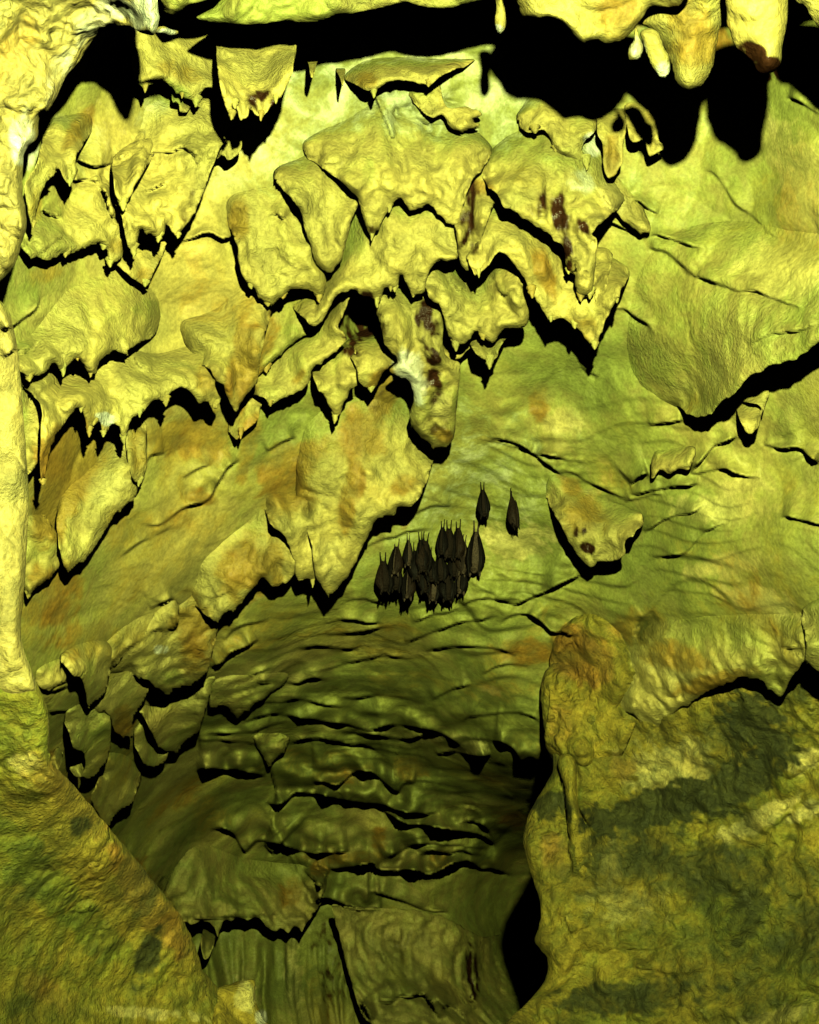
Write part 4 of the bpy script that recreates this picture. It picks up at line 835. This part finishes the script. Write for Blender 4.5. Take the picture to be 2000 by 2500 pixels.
# --- right side
formation('rock_ledge', 'F', [(540,380,0),(600,120,0),(800,-120,0),(1200,-200,0),(1600,-120,0),(2100,-50,0),(2350,150,0),(2300,330,.8),(2100,430),(1900,500),(1725,580),(1650,640),(1560,680),(1430,720),(1330,770),(1220,870),(1130,950,.85),(1040,1022,.7),(980,1010,.55),(930,1000,.45),(885,968,.22),(850,975,0),(740,930,0),(600,820,0),(530,620,0)],
          'broad smooth green bulge casting a long diagonal shadow at right', 'rock ledge', drips=False, P=.44, spread=1.0, Wd=50, k=.4, lump=.5, green=.55, step=4.5)
formation('stalactite', 'F', [(1245,985,0),(1300,970,0),(1360,995,0),(1372,1040),(1335,1120),(1300,1132),(1270,1090),(1245,1040)],
          'little ochre stalactite at the right under the diagonal shadow', 'stalactite', drips=False, P=.24, Wd=26)
formation('stalactite', 'F', [(1270,930,0),(1390,870,0),(1415,890,0),(1400,960),(1385,1010),(1370,960),(1300,945)],
          'thin hooked rock flake above the little ochre stalactite', 'stalactite', P=.14, Wd=18, green=.4)
formation('rock_ledge', 'F', [(740,1290,0),(770,1250,0),(940,1240,0),(946,1340),(880,1340),(820,1376),(770,1342),(712,1395)],
          'small tan toothed ledge at the lower end of the diagonal shadow', 'rock ledge', drips=False, P=.14, Wd=22)
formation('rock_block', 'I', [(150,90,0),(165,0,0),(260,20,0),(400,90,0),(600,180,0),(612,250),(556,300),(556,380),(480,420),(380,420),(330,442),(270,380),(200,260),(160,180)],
          'pitted yellow block right of the bats with small holes painted dark', 'rock', drips=False, P=.34, Wd=42, orange=.1, lump=1.4)
formation('rock_overhang', 'I', [(430,1230,0),(520,1000,0),(900,850,0),(1600,820,0),(2000,800,0),(2050,1140),(1800,1120),(1725,1085),(1640,1020),(1600,1060),(1545,1150),(1500,1225),(1430,1190),(1380,1140),(1240,1120),(1150,1170),(1050,1210),(960,1260),(870,1320),(780,1400),(720,1440),(650,1400),(600,1340)],
          'ochre overhang with dark underside line above the right mossy wall', 'rock overhang', drips=False, P=.30, Wd=50, k=.6, green=.35, orange=.2, step=4.5, lump=1.4)
formation('rock_rib', 'I', [(105,1130,.14),(100,1000,0),(160,820,0),(350,720,0),(550,850,0),(680,1050,0),(680,1250,0),(600,1450,.24),(520,1640,.38),(490,1800,.52),(455,2000,.68),(385,2150,.74),(320,1990,.86),(290,1760,.71),(235,1620,.58),(150,1640,.52),(100,1590,.47),(70,1480,.38),(100,1300,.28)],
          'ochre rib of rock joining the ceiling to the right wall', 'rock rib', P=1.8, spread=1.0, drips=False, Wd=40, k=.6, flute=.015, green=.3, orange=.2, lump=1.3, mat=M_MOSS)
formation('rock_rib', 'L', [(150,150,7.0),(200,100,6.95),(262,150,6.95),(275,400,6.9),(320,520,6.9),(385,640,6.95),(350,860,6.95),(300,1000,7.0),(245,1180,7.05),(215,1080,7.05),(238,780,7.0),(215,560,6.95),(190,300,6.95)],
          'narrow vertical rib between two dark cracks on the right wall', 'rock rib', absolute=True, flute=.012, Wd=34, k=.6, thick=.2, green=.25, orange=.25, lump=1.2, mat=M_MOSS)

# --- smaller pieces
formation('rock_slab', 'D', [(700,90,0),(850,0,0),(980,0,0),(945,120),(900,200),(875,242),(830,215),(760,160)], 'small folded ochre slab under the shadow of the three toothed pendant', 'rock slab', P=.14, Wd=26, orange=.2)
formation('rock_slab', 'D', [(1440,960,0),(1520,880,0),(1575,870,0),(1562,1000),(1540,1060),(1480,1110),(1420,1150),(1395,1090,0)], 'small cream slab where the orange drapery meets the diagonal slab', 'rock slab', P=.16, Wd=28)
formation('stalactite', 'F', [(360,90,0),(420,60,0),(465,100,0),(452,200),(430,290),(400,326),(374,300)], 'short plump stub right of the brown streaked stalactite tip', 'stalactite', P=.34, Wd=24)
formation('rock_boss', 'B', [(610,930,0),(680,980,0),(692,1060),(672,1150),(640,1200),(600,1170),(556,1130),(542,1060),(560,980,0)], 'lens shaped green boss on the cream fan above its brown tip', 'rock', P=.26, Wd=28, green=.5)
formation('rock_slab', 'D', [(105,860,0),(180,820,0),(235,850),(252,950),(252,1100),(246,1280),(220,1320),(150,1372),(125,1200,0),(115,1000,0)], 'pale vertical slab wedged between the stone column and the ragged curtain', 'rock slab', P=.18, Wd=30, green=.3)
formation('rock_ledge', 'I', [(1655,780,0),(1800,720,0),(1950,800,0),(1950,1150),(1800,1110),(1725,1085),(1645,1018),(1648,920)], 'yellow green bulge cut by the right edge of the view', 'rock ledge', drips=False, P=.36, Wd=40, k=.6, green=.3)
formation('stone_chip', 'J', [(305,140,0),(345,80,0),(378,90),(376,140),(350,192),(318,175)], 'tiny olive chip in the black gap beside the mossy boulder', 'rock', P=.4, Wd=14, jit=1, green=.4, step=3)
formation('stone_chip', 'J', [(430,185,0),(470,150,0),(500,175),(496,230),(468,236),(440,215)], 'tiny olive chip left of the leaf shaped pendant', 'rock', P=.4, Wd=14, jit=1, green=.4, step=3)
formation('rock_ledge', 'E', [(1060,560,0),(1110,600,0),(1240,540,0),(1235,600),(1190,650),(1130,685),(1095,672),(1060,620)], 'thin white lipped ledge right of the central stalactite', 'rock ledge', P=.16, Wd=18)
formation('rock_slab', 'G', [(660,1000,0),(760,880,0),(900,760,0),(1020,700,0),(1080,760),(1050,820),(960,850),(860,900),(760,970),(700,1040)], 'long thin ochre fold above the green pointed drapery', 'rock slab', P=.12, Wd=28, orange=.25)
formation('stalactite', 'G', [(230,1100,0),(330,1020,0),(410,1060,0),(400,1140),(330,1180),(260,1190)], 'low yellow swelling beside the foot of the stone column', 'rock', P=.08, Wd=30)

# ------------------------------------------------------------------ bats
M_FUR = flat_material('bat_fur', (.010, .007, .0055), .85, 60, .6, .1)
M_WING = flat_material('bat_wing_skin', (.004, .0033, .0033), .6, 40, .5, .1)
M_WINGB = flat_material('bat_wing_brown', (.013, .008, .006), .65, 30, .6, .12)
M_FURP = flat_material('bat_fur_pale', (.045, .032, .022), .75, 50, .6, .25)
def rings(profile, nseg=14, cx=0.0):
    """profile: (z, half width x, half depth y, x centre, y centre)"""
    v = []; f = []
    for z, a, b, ox, oy in profile:
        for k in range(nseg):
            t = 2 * math.pi * k / nseg
            v.append((cx + ox + a * math.cos(t), oy + b * math.sin(t), z))
    n = len(profile)
    for i in range(n - 1):
        for k in range(nseg):
            a, b = i * nseg + k, i * nseg + (k + 1) % nseg
            f.append((a, a + nseg, b + nseg, b))
    f.append(tuple(range(nseg))); f.append(tuple(reversed([(n - 1) * nseg + k for k in range(nseg)])))
    return v, f
def bat_meshes(var):
    rnd = random.Random(var)
    spread = rnd.uniform(.03, .06)
    parts = []
    w = rnd.uniform(.92, 1.1)
    # torso tapering up into the hips, head hanging below with a muzzle and two ears
    parts.append(rings([(-.20, .035, .03, 0, 0), (-.26, .06, .05, 0, 0), (-.36, .085*w, .07, 0, 0), (-.50, .118*w, .09, 0, 0), (-.64, .128*w, .098, 0, 0), (-.74, .105*w, .088, 0, 0), (-.79, .072, .07, 0, -.005)]))
    parts.append(rings([(-.75, .05, .05, 0, -.01), (-.79, .072, .07, 0, -.02), (-.84, .078, .078, 0, -.03), (-.89, .064, .066, 0, -.045), (-.925, .04, .042, 0, -.06), (-.945, .018, .02, 0, -.07)], 12))
    parts.append(rings([(-.86, .04, .035, 0, -.07), (-.885, .034, .03, 0, -.115), (-.90, .02, .018, 0, -.14)], 10))
    for s in (-1, 1):
        parts.append(rings([(-.84, .032, .016, s * .05, -.005), (-.90, .036, .016, s * .066, .0), (-.95, .026, .013, s * .078, .005), (-.995, .008, .008, s * .084, .01)], 10))
        lx = s * spread
        parts.append(rings([(.012, .012, .02, lx * 1.05, -.012), (-.02, .013, .016, lx, 0), (-.10, .0145, .0145, lx * .9, .006), (-.17, .019, .019, lx * .8, .004), (-.25, .032, .03, lx * .6, 0)], 10))
        for tx in (-.012, 0, .012):      # toes gripping the rock
            parts.append(rings([(-.012, .006, .007, lx + tx * .6, -.004), (.010, .006, .007, lx + tx, -.014), (.024, .004, .005, lx + tx * 1.2, -.004)], 6))
    vs, fs = [], []
    for v, f in parts:
        o = len(vs); vs += v; fs += [tuple(i + o for i in q) for q in f]
    me = bpy.data.meshes.new('bat_body_raw'); me.from_pydata(vs, [], fs); me.update()
    tmp = bpy.data.objects.new('bat_body_raw', me); COL.objects.link(tmp)
    md = tmp.modifiers.new('r', 'REMESH'); md.mode = 'VOXEL'; md.voxel_size = .0105
    sm = tmp.modifiers.new('s', 'SMOOTH'); sm.iterations = 2; sm.factor = .4
    dg = bpy.context.evaluated_depsgraph_get()
    body = bpy.data.meshes.new_from_object(tmp.evaluated_get(dg)); body.name = 'bat_body'
    bpy.data.objects.remove(tmp); bpy.data.meshes.remove(me)
    body.shade_smooth()
    # folded wings: each a thick membrane wrapped round one side, forearm along its front edge, wrist at the bottom
    wings = []
    for s in (-1, 1):
        v = []; f = []
        nu, nvv = 12, 22
        open_ = (rnd.uniform(.9, 1.3) if var in (0, 4, 6) else rnd.uniform(.2, .6)) if s > 0 else rnd.uniform(.05, .7)
        prof = lambda z: np.interp(z, [0, .12, .3, .5, .68, .82, .93, 1.0], [.045, .075, .115, .15, .172, .168, .13, .085]) * w
        for side in (0, 1):
            for j in range(nvv + 1):
                z = j / nvv
                for i in range(nu + 1):
                    u = i / nu
                    ang = math.radians(-92 + open_ * 45) + u * math.radians(182 - open_ * 55)   # from front seam round to the back
                    zr = z
                    rr = prof(z) * (1 + .02 * math.sin(u * 13 + 5 * z + var) * (z > .1)) - side * .010
                    zz = -.20 - .655 * zr - .04 * math.sin(u * math.pi * 3.0) * (zr ** 3) - (.05 * (1 - u) * zr ** 4)
                    v.append((s * (rr * math.cos(ang)) * 1.02, rr * math.sin(ang) * .78, zz))
        n1 = (nu + 1) * (nvv + 1)
        for j in range(nvv):
            for i in range(nu):
                a = j * (nu + 1) + i; q = (a, a + 1, a + nu + 2, a + nu + 1)
                f.append(q if s > 0 else q[::-1]); q2 = tuple(n1 + k for k in q[::-1]); f.append(q2 if s > 0 else q2[::-1])
        for j in range(nvv):
            for i in (0, nu):
                a = j * (nu + 1) + i; b = a + nu + 1; f.append((a, b, b + n1, a + n1))
        for i in range(nu):
            for j in (0, nvv):
                a = j * (nu + 1) + i; f.append((a, a + 1, a + 1 + n1, a + n1))
        # forearm bone and thumb claw
        fa = rings([(-.30, .012, .012, s * .05, -.085), (-.50, .016, .015, s * .085, -.11), (-.70, .017, .016, s * .10, -.115), (-.88, .016, .015, s * .085, -.10), (-.93, .02, .018, s * .08, -.10), (-.985, .006, .006, s * .078, -.12)], 8)
        o = len(v); v += fa[0]; f += [tuple(i + o for i in q) for q in fa[1]]
        m = bpy.data.meshes.new('bat_wing'); m.from_pydata(v, [], f); m.update(); m.shade_smooth(); m.materials.append(M_WINGB if (var + (s > 0)) % 3 == 0 else M_WING); wings.append(m)
    return body, wings
VAR = [bat_meshes(k) for k in range(8)]
BODY = {}
def bat(i, x, y, length, rot, label, pale=False, lean=0.0, ahead=0.0):
    px, py = tl('M', x, y)
    r = float(shell_r(np.array([px]), np.array([py]))[0]) - ahead
    p = point(np.array([px]), np.array([py]), np.array([r]))[0]
    root = bpy.data.objects.new('bat', None); root.empty_display_size = .02
    COL.objects.link(root); root.location = p
    L = length * TILE['M'][2] * r / FPX * .97
    wv = .88 + .3 * ((i * 37 + int(y) * 7) % 10) / 9; root.scale = (L * 1.06 * wv, L * 1.05 * wv, L)
    root.rotation_euler = (math.radians((i * 7 + int(x)) % 9 - 4), math.radians(lean + (int(x) * 13 % 11 - 5) * .8), math.radians(rot))
    vi = (i * 3 + int(x)) % 8
    body, wings = VAR[vi]
    key = (vi, pale)
    if key not in BODY:
        b = body.copy(); b.materials.clear(); b.materials.append(M_FURP if pale else M_FUR); BODY[key] = b
    o = bpy.data.objects.new('body', BODY[key]); COL.objects.link(o); o.parent = root
    for m in wings:
        c = bpy.data.objects.new('wing', m); COL.objects.link(c); c.parent = root
    tag(root, label, 'bat', 'bats roosting on the cave ceiling')
BATS = [
 (0, 1167, 112, 385, 5, 'lone dark bat hanging above the cluster, left of the two apart'),
 (1, 1443, 172, 430, 75, 'lone dark bat turned sideways, rightmost of all the bats'),
 (2, 1110, 480, 570, -12, 'long bat at the right edge of the cluster, wings wrapped', True),
 (3, 215, 785, 440, 8, 'bat hanging at the left edge of the cluster, feet apart'),
 (4, 350, 655, 400, -20, 'paler bellied bat second from the left in the cluster', True),
 (0, 460, 600, 370, 15, 'grey bellied bat third from the left in the top row', True),
 (1, 572, 585, 420, -8, 'dark bat in the middle of the top row, left of a pair'),
 (2, 632, 590, 440, 20, 'dark bat in the middle of the top row, right of a pair'),
 (3, 790, 470, 400, -10, 'high hanging bat in the cluster, left of three close together'),
 (4, 850, 475, 420, 12, 'high hanging bat in the cluster, middle of three close together'),
 (0, 938, 470, 430, -25, 'high hanging bat in the cluster, right of three close together'),
 (1, 1000, 615, 430, 30, 'bat tucked between the high trio and the long right bat', True),
 (2, 350, 800, 400, 0, 'bat low on the left of the cluster beneath the pale bellied one'),
 (3, 465, 860, 430, -15, 'low bat with ears showing, lower left of the cluster', True),
 (4, 600, 815, 400, 18, 'bat in the bottom row at the notch in the cluster'),
 (0, 720, 890, 425, -5, 'lowest bat of the cluster, left of the lowest pair', True),
 (1, 822, 880, 425, 22, 'lowest bat of the cluster, right of the lowest pair'),
 (2, 985, 830, 410, -30, 'slanting bat with pale flank at the lower right of the cluster', True, 6),
 (3, 900, 700, 370, 10, 'bat filling the right middle of the cluster under the high trio'),
 (4, 760, 720, 390, -18, 'bat filling the very middle of the cluster'),
 (0, 530, 690, 400, 25, 'bat wedged in the left middle of the cluster'),
 (1, 660, 740, 390, -4, 'bat wedged in the centre left of the cluster above the notch'),
]
for b in BATS: bat(*b)
